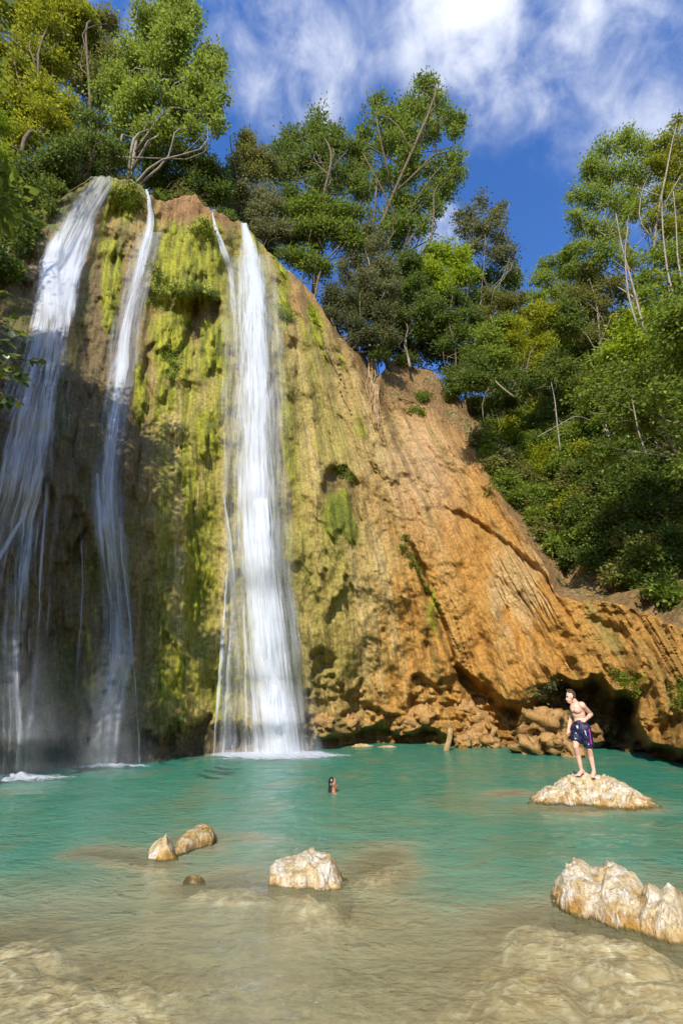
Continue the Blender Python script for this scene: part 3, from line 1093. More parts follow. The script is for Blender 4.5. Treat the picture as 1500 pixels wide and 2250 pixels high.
def make_pool():
    xs = np.unique(np.round(np.concatenate([np.linspace(-60, -15, 16), np.arange(-15, -5, .2), np.arange(-5, -3.6, .055), np.arange(-3.6, 4.2, .026), np.arange(4.2, 6.5, .055), np.arange(6.5, 16, .2), np.linspace(16, 60, 16)]), 4))
    ys = np.unique(np.round(np.concatenate([np.linspace(-60, 0, 16), np.arange(0, 2.4, .1), np.arange(2.4, 6.2, .026), np.arange(6.2, 9, .05), np.arange(9, 34, .2), np.linspace(34, 60, 8)]), 4))
    X, Y = np.meshgrid(xs, ys)
    D = bed_depth(X, Y)
    # dry shingle behind the camera
    Zb = -(.035 + 0.27 * (1 - np.exp(-np.maximum(D - .04, 0) / .75))) + sstep(-1.5, -9, Y) * 1.6 + sstep(12.0, 15.0, np.abs(X)) * 4.0 * sstep(14, 4, Y)
    wx = .6 * fbm(X * 1.5, Y * 1.5, 2, 3) + .16 * fbm(X * 6, Y * 6, 3, 2)
    wy = .6 * fbm(X * 1.5, Y * 1.5, 8, 3) + .16 * fbm(X * 6, Y * 6, 9, 2)
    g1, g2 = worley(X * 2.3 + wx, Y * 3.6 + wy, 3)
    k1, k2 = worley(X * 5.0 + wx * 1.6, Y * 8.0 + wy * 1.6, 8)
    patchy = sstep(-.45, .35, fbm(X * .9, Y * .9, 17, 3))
    rim = np.clip(sstep(.14, .0, g2 - g1) ** 1.5 * patchy + sstep(.2, .0, k2 - k1) ** 1.5 * .55, 0, 1)  # cell edges as painted caustic lines, broken into patches
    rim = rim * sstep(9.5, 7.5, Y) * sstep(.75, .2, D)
    Zb = Zb + .014 * rim + .03 * fbm(X * 4, Y * 4, 2, 3, .6)  # bed also raised slightly along the painted caustic lines
    me = mesh_np('pool_bed', np.stack([X, Y, Zb], -1).reshape(-1, 3), grid_faces(*X.shape))
    set_attr(me, 'rim', rim.ravel())  # colour mask of the painted caustics
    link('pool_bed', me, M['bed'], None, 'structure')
    # water surface with real ripples
    xs = np.unique(np.round(np.concatenate([np.linspace(-40, -14, 8), np.arange(-14, 15, .11), np.linspace(15, 40, 8)]), 4))
    ys = np.unique(np.round(np.concatenate([np.linspace(-7, .5, 8), np.arange(.5, 10, .07), np.arange(10, 33, .16), [36.0]]), 4))
    X, Y = np.meshgrid(xs, ys)
    D = bed_depth(X, Y)
    # milky water is only clear where the shallows are wide enough for light to reach the bed
    for ox, oy, w in ((0, .3, .5), (0, .7, .28), (.3, .25, .4), (-.3, .25, .4), (0, -.3, .36)):
        D = np.maximum(D, w * bed_depth(X + ox, Y + oy))
    Zw = .018 * fbm(X * .9, Y * 1.2, 3, 3, .55) + .006 * fbm(X * 2.9, Y * 3.6, 4, 2)
    me = mesh_np('water', np.stack([X, Y, Zw], -1).reshape(-1, 3), grid_faces(*X.shape))
    set_attr(me, 'depth', D.ravel())
    link('water', me, M['water'], None, 'structure')
    # ground sheet out to the horizon
    q = 1200.0
    me = mesh_np('ground', [(-q, -q, -4), (q, -q, -4), (q, q, -4), (-q, q, -4)], [[0, 1, 2, 3]], smooth=False)
    link('ground', me, M['soil'], None, 'structure')


make_pool()


# ------------------------------------------------------------------ falling water
def face_t(u, v):
    h = hit_px(u, v)
    if h is None:
        return float(tps(np.array(u), np.array(v)))
    d = ray(u, v)
    p = np.array(h[0]) - CAM
    return float(p[1] * CP + p[2] * SP)


FALL_GAIN = 1.12


def fall_sheet(name, rows, parent, mat, off0=.25, off1=.7, bulge=.25, nv=150, nu=26, soft=.55, seed=0.0, fade=(0.0, 0.0), dens=None, crest=1.0, smooth_t=11):
    """rows: (v, u_left, u_right[, density]); hung off the rock, bulging towards the viewer"""
    rows = sorted(rows)
    vv = np.array([r[0] for r in rows], float)
    ul = np.array([r[1] for r in rows], float)
    ur = np.array([r[2] for r in rows], float)
    dn = np.array([r[3] if len(r) > 3 else 1.0 for r in rows], float)
    V = np.linspace(vv[0], vv[-1], nv)
    UL, UR, DN = np.interp(V, vv, ul), np.interp(V, vv, ur), np.interp(V, vv, dn)
    ker = np.ones(5) / 5
    UL = np.convolve(np.pad(UL, 2, 'edge'), ker, 'valid')
    UR = np.convolve(np.pad(UR, 2, 'edge'), ker, 'valid')
    UL += 2.2 * fbm(V / 40.0 + seed * 3, seed, 0, 3)
    UR += 2.2 * fbm(V / 40.0 + seed * 5, seed + 9, 0, 3)
    q = np.linspace(0, 1, nu)
    tc = np.array([min(face_t(a + (b - a) * w, v) for w in (.15, .5, .85)) for a, b, v in zip(UL, UR, V)])
    # water falls clear of hollows: never follows the rock back inwards
    ty = np.convolve(np.pad(tc, smooth_t // 2, 'edge'), np.ones(smooth_t) / smooth_t, 'valid')
    k = np.linspace(0, 1, nv)
    off = off0 + (off1 - off0) * k
    U = UL[:, None] + (UR - UL)[:, None] * q[None]
    T = (ty - off)[:, None] - bulge * np.sin(np.pi * q)[None] - .10 * fbm(q[None] * 7 + seed, k[:, None] * 5, seed, 3)
    P = CAM + ray(U, np.broadcast_to(V[:, None], U.shape)) * T[..., None]
    P[..., 2] = np.maximum(P[..., 2], .012)
    e = np.minimum(q, 1 - q) * 2
    den = sstep(0, soft, e)[None] * (DN * FALL_GAIN)[:, None]
    den = den * (1 - fade[0] * sstep(.16, 0, k))[:, None] * (1 - fade[1] * sstep(.75, 1, k))[:, None]
    wid = np.linalg.norm(P[:, -1] - P[:, 0], axis=1)
    ln = np.r_[0, np.cumsum(np.linalg.norm(np.diff(P[:, nu // 2], axis=0), axis=1))]
    fx = (q[None] - .5) * np.maximum(wid, .6)[:, None] * .25 + seed * 1.7
    fl = np.stack([fx, np.broadcast_to(ln[:, None] * .25 + seed, fx.shape), np.full(fx.shape, seed)], -1)
    me = mesh_np(name, P.reshape(-1, 3), grid_faces(nv, nu))
    set_attr(me, 'thick', np.clip(den, 0, 1.6).ravel())
    set_attr(me, 'flow', fl.reshape(-1, 3))
    return link(name, me, mat, parent)


MAIN = [(490, 522, 548, 1.1), (500, 525, 550, 1.2), (520, 524, 561, 1.25), (560, 521, 580, 1.2), (620, 514, 593, 1.1), (700, 505, 603, 1.0), (800, 500, 611, .95),
        (900, 502, 613, .95), (1000, 504, 613, .95), (1040, 505, 614, 1.0), (1100, 500, 620, 1.05), (1250, 508, 629, 1.05), (1350, 518, 641, 1.05), (1450, 525, 655, 1.05),
        (1550, 530, 672, 1.05), (1620, 532, 684, 1.05), (1657, 530, 694, 1.05)]
MAIN = [(a, b - 4 - 24 * min(1, max(0, (a - 520) / 120)), c + 4 + 22 * min(1, max(0, (a - 520) / 120)), d * (.95 if a < 1000 else 1.02)) for a, b, c, d in MAIN]


def build_falls():
    base = at_z(610, 1656)
    f = thing('waterfall', 'tall broad white waterfall down the middle of the mossy cliff, widest of all the falls', 'waterfall', base, 'waterfalls on the cliff')
    fall_sheet('sheet', MAIN, f, M['fall'], .22, .9, .35, 220, 44, .95, 1.0)
    fall_sheet('sheet', [(r[0], r[1] + (r[2] - r[1]) * .20, r[2] - (r[2] - r[1]) * .10, 1.0) for r in MAIN], f, M['fall'], .5, 1.2, .35, 200, 30, 1.0, 2.3)
    fall_sheet('sheet', [(r[0], r[1] - 10, r[2] + 14, .7) for r in MAIN if r[0] > 520], f, M['fall_thin'], .12, .5, .25, 200, 40, .4, 4.1)
    fall_sheet('veil', [(1120, 484, 520, .3), (1250, 474, 540, .55), (1400, 466, 545, .7), (1550, 460, 545, .75), (1660, 456, 545, .75)], f, M['fall_thin'], .2, .5, .15, 110, 26, .9, 35.0, (1, 0))
    # the bright plume where the water strikes a ledge half way down
    fall_sheet('plume', [(1000, 552, 566, .6), (1060, 545, 590, 1.4), (1100, 538, 608, 1.45), (1180, 530, 618, 1.2), (1300, 535, 630, 1.0), (1420, 540, 640, .8), (1520, 545, 650, .4)],
               f, M['fall'], 1.0, 1.6, .5, 120, 24, 1.0, 5.5, (1, .6))
    fall_sheet('plume', [(1436, 592, 602, 1.0), (1470, 584, 616, 1.1), (1530, 578, 632, 1.0), (1600, 574, 645, .9), (1657, 570, 655, .9)], f, M['fall'], 1.35, 1.7, .5, 80, 20, 1.0, 7.5, (1, 0))
    fall_sheet('strand', [(466, 463, 469, 1.3), (500, 465, 482, 1.15), (540, 474, 504, 1.0), (580, 488, 518, .95), (640, 498, 524, .8), (720, 500, 530, .5)], f, M['fall'], .12, .2, .12, 80, 12, .9, 8.2)
    for k, (rows, sd) in enumerate([([(1080, 486, 494, .9), (1140, 493, 507, .95), (1230, 500, 520, .9), (1330, 508, 532, .7)], 9.1),
                                    ([(1180, 500, 512, .7), (1280, 490, 505, .9), (1400, 481, 498, .9), (1520, 470, 490, .9), (1600, 466, 482, .85), (1662, 462, 482, .85)], 10.3),
                                    ([(1250, 508, 518, .6), (1400, 499, 512, .85), (1550, 490, 503, .8), (1662, 482, 498, .8)], 11.7),
                                    ([(1330, 530, 540, .9), (1450, 532, 546, .9), (1560, 534, 548, .9), (1662, 534, 550, .9)], 12.9),
                                    ([(1640, 508, 514, .8), (1600, 509, 514, .7), (1662, 506, 515, .8)], 13.4)]):
        fall_sheet('strand', rows, f, M['fall'], .25, .5, .06, 90, 8, 1.0, sd)
    # a boiling ring of foam where it lands
    foam(f, 612, 1662, 4.4, 2.8, 1.5, 3.0)
    fall_sheet('spray', [(1480, 560, 690, .2), (1560, 530, 720, .5), (1620, 500, 740, .7), (1655, 450, 770, .9), (1690, 440, 790, .5)], f, M['mist'], 1.6, 2.2, .8, 40, 24, 1.0, 15.0, (1, 0))

    f2 = thing('waterfall', 'narrow stepped waterfall left of the broad one, starting beside the mossy green knob', 'waterfall', at_z(230, 1685), 'waterfalls on the cliff')
    rows = [(416, 317, 324, 1.2), (440, 320, 336, 1.2), (470, 319, 346, 1.1), (510, 306, 348, 1.0), (560, 290, 336, 1.05), (620, 278, 322, .85), (680, 262, 309, .8), (740, 246, 302, .9),
            (790, 240, 300, 1.05), (850, 236, 286, .9), (950, 224, 268, .8), (1050, 205, 264, .8), (1150, 205, 270, .75), (1250, 222, 280, .75), (1350, 230, 288, .65), (1450, 224, 292, .58),
            (1550, 210, 262, .58), (1640, 202, 250, .55), (1688, 198, 246, .55)]
    fall_sheet('sheet', rows, f2, M['fall'], .18, .5, .2, 220, 24, .8, 16.0)
    fall_sheet('sheet', [(r[0], r[1] + 8, r[2] - 10, r[3] * .95) for r in rows[2:14]], f2, M['fall'], .35, .7, .2, 160, 16, .9, 17.2)
    fall_sheet('sheet', [(r[0], r[1] - 22, r[2] + 26, .72) for r in rows[3:]], f2, M['fall_thin'], .1, .4, .2, 180, 24, .6, 18.8)
    fall_sheet('strand', [(1040, 206, 226, .9), (1120, 206, 232, .95), (1220, 212, 240, .9), (1330, 236, 254, .8), (1440, 236, 252, .8), (1560, 214, 234, .7), (1690, 206, 228, .7)], f2, M['fall'], .4, .7, .1, 150, 10, 1.0, 19.4)
    fall_sheet('strand', [(1140, 256, 274, .8), (1230, 262, 276, .85), (1320, 274, 290, .85), (1400, 282, 296, .8), (1520, 292, 306, .7), (1640, 298, 314, .6), (1676, 298, 314, .6)], f2, M['fall'], .3, .6, .1, 120, 10, 1.0, 20.6)
    fall_sheet('spray', [(1300, 150, 330, .1), (1450, 130, 350, .3), (1590, 90, 390, .42), (1670, 60, 420, .46), (1722, 50, 430, .25)], f2, M['mist'], 1.2, 1.8, .6, 50, 24, 1.0, 31.0, (1, 0))
    foam(f2, 235, 1688, 2.0, .8, 1.0, 5.0)

    f3 = thing('waterfall', 'wide veil of white water at the far left, spreading from a dark lip under trees', 'waterfall', at_z(40, 1710), 'waterfalls on the cliff')
    rows3 = rows = [(388, 196, 262, .75), (410, 176, 262, .8), (440, 150, 246, .8), (480, 126, 226, .8), (540, 92, 205, .95), (600, 72, 194, 1.05), (660, 55, 184, 1.0), (720, 42, 176, .85), (790, 28, 166, .8),
            (860, 6, 156, .78), (950, -20, 148, .75), (1050, -50, 146, .72), (1150, -90, 138, .64), (1250, -110, 124, .58), (1400, -120, 112, .52), (1560, -120, 106, .5), (1712, -120, 100, .5)]
    fall_sheet('sheet', rows, f3, M['fall'], .2, .7, .3, 240, 48, .6, 21.0)
    fall_sheet('sheet', [(500, 112, 150, .9), (540, 88, 150, 1.2), (580, 74, 142, 1.3), (630, 68, 150, 1.2), (680, 70, 160, .9), (740, 70, 160, .6)], f3, M['fall'], .5, .9, .3, 120, 24, .9, 22.0, (.5, .8))
    fall_sheet('sheet', [(470, 196, 222, .8), (530, 176, 208, 1.1), (590, 130, 196, 1.25), (640, 120, 188, 1.2), (690, 120, 178, .9), (760, 120, 168, .6)], f3, M['fall'], .5, .9, .3, 120, 24, .9, 23.0, (.5, .8))
    for rows, sd in [([(800, 60, 92, .8), (900, 36, 70, .85), (1000, 6, 40, .85), (1100, -24, 14, .8), (1200, -60, -20, .8), (1300, -90, -50, .7)], 24.0),
                     ([(900, 88, 112, .7), (1000, 70, 92, .75), (1080, 58, 78, .8), (1140, 30, 66, .9), (1200, -6, 34, .95), (1250, -40, 6, .9)], 25.0),
                     ([(1060, 92, 120, .8), (1140, 88, 112, .85), (1230, 84, 100, .85), (1330, 78, 100, .8), (1440, 66, 100, .7), (1560, 48, 92, .6), (1640, 40, 86, .6), (1706, 36, 84, .6)], 26.0),
                     ([(1120, 168, 182, .5), (1270, 176, 190, .7), (1340, 172, 188, .75), (1430, 164, 182, .6), (1560, 152, 172, .5), (1660, 142, 166, .4)], 27.0)]:
        fall_sheet('strand', rows, f3, M['fall'], .4, .8, .12, 130, 12, 1.0, sd)
    fall_sheet('spray', [(1300, -90, 170, .1), (1450, -120, 200, .3), (1600, -140, 250, .45), (1690, -160, 300, .5), (1745, -170, 320, .3)], f3, M['mist'], 1.4, 2.0, .7, 50, 24, 1.0, 30.0, (1, 0))
    rs = np.random.default_rng(12)
    for k in range(9):
        q = (k + .5) / 9
        v0, v1 = rs.uniform(560, 800), rs.uniform(1150, 1600)
        rws = []
        for v in np.linspace(v0, v1, 8):
            L_ = np.interp(v, [r_[0] for r_ in rows3], [r_[1] for r_ in rows3])
            R_ = np.interp(v, [r_[0] for r_ in rows3], [r_[2] for r_ in rows3])
            c_ = L_ + (R_ - L_) * q
            w_ = 5 + 9 * math.sin(math.pi * (v - v0) / (v1 - v0)) + 3
            rws.append((v, c_ - 2.2 * w_, c_ + 2.2 * w_, .5))
        fall_sheet('strand', rws, f3, M['fall'], .35, .8, .12, 110, 12, 1.0, 40.0 + k * 1.3, (1, 1))
    fall_sheet('veil', [(r_[0], r_[1] - 14, r_[2] + 12, .6) for r_ in rows3[1:14]], f3, M['fall_thin'], .15, .5, .3, 180, 40, .9, 33.0, (1, .7))
    foam(f3, 40, 1716, 2.3, 1.0, 1.0, 8.0)
    fall_sheet('spray', [(380, 160, 280, .3), (440, 120, 262, .7), (520, 80, 230, .7), (640, 40, 210, .6), (760, 10, 200, .3)], f3, M['mist'], .8, 1.2, .4, 60, 24, 1.0, 28.0, (1, 1))


def foam(parent, u, v, rx, ry, w, seed):
    c = at_z(u, v)
    nr, na = 26, 64
    r = np.linspace(.02, 1, nr)[:, None]
    a = np.linspace(0, 2 * np.pi, na)[None]
    wob = 1 + .22 * fbm(np.cos(a) * 1.5 + seed, np.sin(a) * 1.5, seed, 3)
    X = c[0] + rx * r * np.cos(a) * wob
    Y = c[1] + ry * r * np.sin(a) * wob
    Z = .03 + .10 * (1 - r) * (1 + fbm(X * 2.2, Y * 2.2, seed, 3)) + .02 * fbm(X * 4, Y * 4, seed, 2)
    me = mesh_np('foam', np.stack([X, Y, Z], -1).reshape(-1, 3), grid_faces(nr, na))
    set_attr(me, 'thick', (w * sstep(1, .15, r) * np.ones_like(a)).ravel())
    set_attr(me, 'flow', np.stack([X * .5, Y * .5, Z], -1).reshape(-1, 3))
    return link('foam', me, M['foam'], parent)


build_falls()

# ------------------------------------------------------------------ trees, bushes, ferns
def leaf_cloud(name, clumps, leaf, n_per, mat, parent, seed, droop=.25, tint=(0, 1), part='crown', sharp=.55):
    """clumps: (centre, radii(3), weight); leaves grouped on twigs that reach out of each clump"""
    r = np.random.default_rng(seed)
    C, Nn, Dd, T = [], [], [], []
    for c, rad, w in clumps:
        c = np.asarray(c, float)
        rad = np.asarray(rad, float)
        n_leaf = max(12, int(n_per * w))
        per = 13
        n_tw = max(3, n_leaf // per)
        d = r.normal(size=(n_tw, 3))
        d[:, 2] += .25
        d /= np.linalg.norm(d, axis=1)[:, None]
        rr = np.abs(r.normal(.62, .36, n_tw))
        lump = .90 + .50 * fbm(d[:, 0] * 1.9 + seed, d[:, 1] * 1.9, d[:, 2] * 1.9, 2)
        tw = c + d * rad * (rr * lump)[:, None]
        tt = np.clip(r.normal(.5, .22, n_tw), 0, 1)
        spread = rad.mean() * .13 + leaf * .8
        off = r.normal(size=(n_tw, per, 3)) * spread * np.array([1, 1, .62])
        P = (tw[:, None] + off).reshape(-1, 3)
        out = (np.repeat(d, per, 0) * .6 + off.reshape(-1, 3) / spread * .6 + r.normal(size=(n_tw * per, 3)) * .5)
        out[:, 2] -= droop
        out /= np.linalg.norm(out, axis=1)[:, None]
        nm = r.normal(size=(n_tw * per, 3)) * .55 + np.repeat(d, per, 0) * .35 + np.array([0, -.1, .75])
        C.append(P)
        Dd.append(out)
        Nn.append(nm)
        T.append(np.clip(np.repeat(tt, per) + r.normal(0, .11, n_tw * per), 0, 1))
    C, Dd, Nn, T = np.vstack(C), np.vstack(Dd), np.vstack(Nn), np.concatenate(T)
    side = np.cross(Dd, Nn)
    side /= np.linalg.norm(side, axis=1)[:, None] + 1e-9
    L = leaf * r.uniform(.7, 1.25, len(C))[:, None]
    W = L * r.uniform(.24, .34, len(C))[:, None]
    up = np.cross(side, Dd)
    V = np.stack([C, C + Dd * L * .45 + side * W + up * W * .18, C + Dd * L, C + Dd * L * .45 - side * W + up * W * .18], 1).reshape(-1, 3)
    F = np.arange(len(C) * 4).reshape(-1, 4)
    me = mesh_np(part, V, F, smooth=False)
    set_attr(me, 'tint', tint[0] + (tint[1] - tint[0]) * T, 'FACE')
    return link(part, me, mat, parent)


def limbs(g, base, tops, r0, seed, bend=.12, sides=6, fork=.45):
    """trunk from base to the topmost clump, a limb to each of the others, thin twigs at the ends"""
    r = np.random.default_rng(seed)
    base = np.asarray(base, float)
    tops = [np.asarray(t, float) for t in tops]
    lead = max(range(len(tops)), key=lambda i: tops[i][2])
    top = tops[lead]
    H = np.linalg.norm(top - base)

    def path(a, b, n, amp):
        m = (a + b) / 2
        pts = [a, a + (b - a) * .33 + r.normal(size=3) * amp, a + (b - a) * .68 + r.normal(size=3) * amp, b]
        return smooth_path(pts, n)
    P = path(base - np.array([0, 0, .4]), top, 14, H * bend * .5)
    rad = r0 * (1 - np.linspace(0, 1, 14) ** 1.2 * .85)
    rad[0] *= 1.35
    g.tube(P, rad, sides)
    for i, t in enumerate(tops):
        if i == lead:
            continue
        h = np.clip((t[2] - base[2]) / max(.5, top[2] - base[2]) - .28, .12, .82)
        k = int(h * 13)
        a = P[k]
        Q = path(a, t, 9, np.linalg.norm(t - a) * bend)
        rr = rad[k] * .62
        g.tube(Q, rr * (1 - np.linspace(0, 1, 9) * .8), 5)
        for _ in range(2):
            q = Q[r.integers(4, 8)]
            e = t + np.clip(r.normal(size=3), -1, 1) * min(.8, np.linalg.norm(t - a) * .10)
            g.tube(smooth_path([q, (q + e) / 2 + r.normal(size=3) * .1, e], 6), np.linspace(rr * .35, rr * .1, 6), 4)
    return P


PXM = 1 / FPX


def tree(name, label, base, Y, clumps, mat, leaf=.20, bark='bark_pale', r0=.16, group=None, dens=1.0, seed=1, flat=.85, cat='tree', spread=1.0, tint=(0, 1), bend=.12, ground=True, yrow=None):
    """clumps: (u, v, radius in photograph pixels[, metres nearer/farther]); base: (u, v) of the foot of the trunk"""
    leaf = leaf * 1.32
    r = np.random.default_rng(seed)
    if Y is None:
        h = hit_near(*base)
        b = np.array(h[0])
        Y = b[1]
    else:
        b = at_y(base[0], base[1], Y)
        if ground:
            z = ground_at(b[0], b[1])
            if z is not None:
                b[2] = min(z, b[2] + .5) if z < b[2] + 6 else b[2]
    cl, tops = [], []
    for c in clumps:
        dy = c[3] if len(c) > 3 else r.uniform(-1, 1) * .6
        u, v, rp = c[0], c[1], c[2]
        p = at_y(u, v, Y + dy)
        m = (Y + dy) / ray(u, v)[1] * PXM
        R = rp * m
        area = math.pi * rp * rp
        lp = (leaf / m) ** 2 * .5 * .58
        nl = dens * 5.0 * area / lp
        cl.append((p, (R * .62 * spread, R * .62 * spread, R * .62 * flat), nl * .34))
        for _ in range(6):
            dd = r.normal(size=3)
            dd /= np.linalg.norm(dd)
            rs_ = R * r.uniform(.22, .58)
            cl.append((p + dd * R * np.array([.80, .6, .78]), tuple(rs_ * r.uniform(.7, 1.35, 3) * np.array([1, 1, .9])), nl * .66 * (rs_ / R) ** 2 / .95))
        tops.append(p)
    root = thing(name, label, cat, b, group)
    g = Geo()
    limbs(g, b, tops, r0, seed, bend)
    link('trunk' if cat == 'tree' else 'stem', g.mesh('trunk' if cat == 'tree' else 'stem'), M[bark], root)
    leaf_cloud(name, [(c, R, 1.0 * n) for c, R, n in cl], leaf, 1.0, M[mat], root, seed, part='crown' if cat == 'tree' else 'foliage', tint=tint)
    return root


GT = 'trees on the clifftop'
GR = 'trees on the steep right slope'
GL = 'trees above the left falls'

def plant_left():
    # back mass first, farther up the hill, then the nearer trees
    tree('broadleaf_tree', 'large leafy tree with wide light green crown and pale trunk above the left falls', (296, 392), 24.5,
         [(330, 70, 52), (395, 95, 48), (455, 125, 38), (380, 160, 55), (300, 130, 48), (440, 175, 42), (475, 215, 26), (455, 250, 32), (395, 240, 48), (320, 220, 50), (260, 190, 44),
          (400, 40, 34), (345, 285, 44), (425, 285, 24), (270, 270, 38), (375, 10, 36), (430, 210, 40), (480, 150, 14), (478, 275, 14)],
         'leaf_mid', .25, 'bark_pale', .20, GL, 1.0, 31, tint=(.25, 1.15))
    tree('broadleaf_tree', 'yellowish olive tree at the upper left corner of the woods', (60, 330), 25.0,
         [(40, 40, 60), (110, 60, 55), (10, 120, 55), (90, 130, 55), (50, 190, 55), (170, 40, 40), (130, 10, 50)], 'leaf_yellow', .24, 'bark_brown', .25, GL, 1.15, 32, tint=(-.1, .9))
    tree('broadleaf_tree', 'dull olive brown tree between the corner tree and the wide light green one', (200, 340), 27.5,
         [(170, 60, 45), (215, 110, 45), (160, 130, 48), (230, 60, 30), (200, 180, 45), (250, 130, 40)], 'leaf_olive', .22, 'bark_brown', .22, GL, 1.2, 33)
    tree('broadleaf_tree', 'yellow green tree at the left edge with sunlit leaves, over the dark bank', (70, 400), 22.5,
         [(20, 240, 48), (80, 250, 48), (110, 210, 40), (130, 280, 44), (50, 300, 45), (10, 330, 45), (160, 240, 35)], 'leaf_yellow', .22, 'bark_brown', .2, GL, 1.15, 34, tint=(0, 1.1))
    tree('broadleaf_tree', 'dark shaded tree low on the left bank above the widest veil of water', (110, 430), 21.6,
         [(40, 380, 45), (100, 370, 45), (150, 330, 40), (20, 430, 40), (90, 420, 38), (215, 320, 30), (200, 270, 36), (-20, 360, 40), (255, 340, 28), (60, 470, 26), (140, 390, 26)], 'leaf_dark', .20, 'bark_brown', .18, GL, 1.2, 35)
    tree('shrub', 'bluish dark green shrub overhanging the lip just right of the wide light green tree', (400, 440), 27.5,
         [(350, 355, 34), (400, 345, 34), (440, 360, 34), (330, 395, 26), (380, 400, 32), (430, 405, 32), (470, 380, 30), (340, 330, 26), (490, 415, 22), (410, 425, 20), (470, 430, 20)], 'leaf_dark', .20, 'bark_brown', .12, GL, 1.2, 36, cat='bush')
    tree('shrub', 'small yellow green shrub on the red earth knob between the two middle falls', (415, 445), 24.6,
         [(408, 425, 16), (425, 440, 14), (392, 438, 14), (440, 452, 12), (420, 468, 16), (400, 475, 14)], 'leaf_olive', .14, 'bark_brown', .05, None, 1.0, 37, cat='bush')
    tree('shrub', 'bright green ferny shrub fringing the left edge of the woods, below the corner tree', (-30, 420), 17.5, [(-15, 270, 40), (-25, 330, 40), (-10, 380, 26)], 'leaf_bright', .12, 'bark_brown', .08, None, 1.0, 38, cat='bush', ground=False)
    tree('shrub', 'dark thicket along the rim behind the heads of the left falls', (250, 420), 29.5,
         [(120, 400, 34), (165, 385, 34), (205, 370, 34), (245, 360, 34), (285, 352, 28), (180, 345, 34), (230, 330, 34), (140, 360, 34), (350, 405, 26), (90, 430, 34)], 'leaf_dark', .2, 'bark_brown', .1, None, 1.1, 39, cat='bush', tint=(-.3, .7))
    tree('shrub', 'dark thicket along the rim between the middle falls and the broad one', (460, 480), 31.0,
         [(380, 425, 28), (420, 420, 28), (450, 425, 28), (480, 435, 28), (510, 450, 28), (540, 470, 26), (565, 500, 26), (500, 410, 28), (595, 540, 22)], 'leaf_dark', .2, 'bark_brown', .1, None, 1.1, 40, cat='bush', tint=(-.3, .8))
    tree('shrub', 'mossy shrub draped over the rim between the far left veil and stepped fall', (300, 405), 25.2,
         [(272, 398, 14), (292, 400, 14), (306, 412, 11), (258, 408, 12), (282, 412, 13)], 'leaf_dark', .14, 'bark_brown', .04, None, 1.0, 57, cat='bush', ground=False)
    tree('shrub', 'low green shrub on the rim between the stepped fall and the red earth knob', (355, 440), 26.4,
         [(345, 432, 12), (360, 440, 14), (376, 442, 12), (352, 448, 10)], 'leaf_mid', .14, 'bark_brown', .04, None, 1.0, 58, cat='bush', ground=False)
    tree('shrub', 'dark shrub on the rim between the thin and broad parts of the main fall', (500, 480), 27.0,
         [(485, 470, 11), (500, 474, 12), (514, 482, 10)], 'leaf_dark', .14, 'bark_brown', .04, None, 1.0, 59, cat='bush', ground=False)
    # the bleached dead bush
    base = at_y(205, 345, 22.0)
    root = thing('dead_bush', 'bare bleached grey bush with forked twigs on the left bank', 'bush', base)
    g = Geo()
    r = np.random.default_rng(5)

    def fork(a, d, L, rad, n):
        b = a + d * L
        g.tube(smooth_path([a, (a + b) / 2 + r.normal(size=3) * L * .1, b], 5), np.linspace(rad, rad * .6, 5), 4)
        if n:
            for _ in range(3 if n > 2 else 2):
                d2 = d + r.normal(size=3) * .55
                fork(b, d2 / np.linalg.norm(d2), L * r.uniform(.6, .85), rad * .58, n - 1)
    for dx in (-.9, -.5, -.1, .5):
        d = np.array([dx, -.1, .9])
        fork(base, d / np.linalg.norm(d), .95, .06, 4)
    link('branch', g.mesh('branch'), M['dead_wood'], root)


def plant_left_bank():
    for k, (u, v, rp, key, lab) in enumerate([
            (30, 520, 34, 'leaf_dark', 'dark shrub clinging to the rock at the far left, beside the wide veil'), (85, 470, 30, 'leaf_olive', 'olive shrub at the left rim just above the wide veil of water'),
            (-20, 570, 34, 'leaf_dark', 'dark shrub at the left edge, lowest on the rim'), (130, 420, 26, 'leaf_dark', 'small dark shrub under the trees at the lip of the widest fall'), (100, 462, 20, 'leaf_dark', 'dark shrub spilling over the rim just left of the widest fall'), (62, 492, 22, 'leaf_mid', 'mid green shrub on the rim between the olive and the dark shrubs'), (20, 590, 20, 'leaf_mid', 'green tuft on the rock beside the left edge of the veil')]):
        h = hit_near(u, v)
        r = np.random.default_rng(600 + k)
        cl = [(u + r.uniform(-.8, .8) * rp, v + r.uniform(-.7, .6) * rp, rp * r.uniform(.5, .8), r.uniform(-.5, .2)) for _ in range(6)]
        tree('rim_shrub', lab, (u, v + rp * .5), h[0][1] - .5, cl, key, .17, 'bark_brown', .05, None, 1.0, 610 + k, cat='bush', ground=False, tint=(-.1, 1.0))


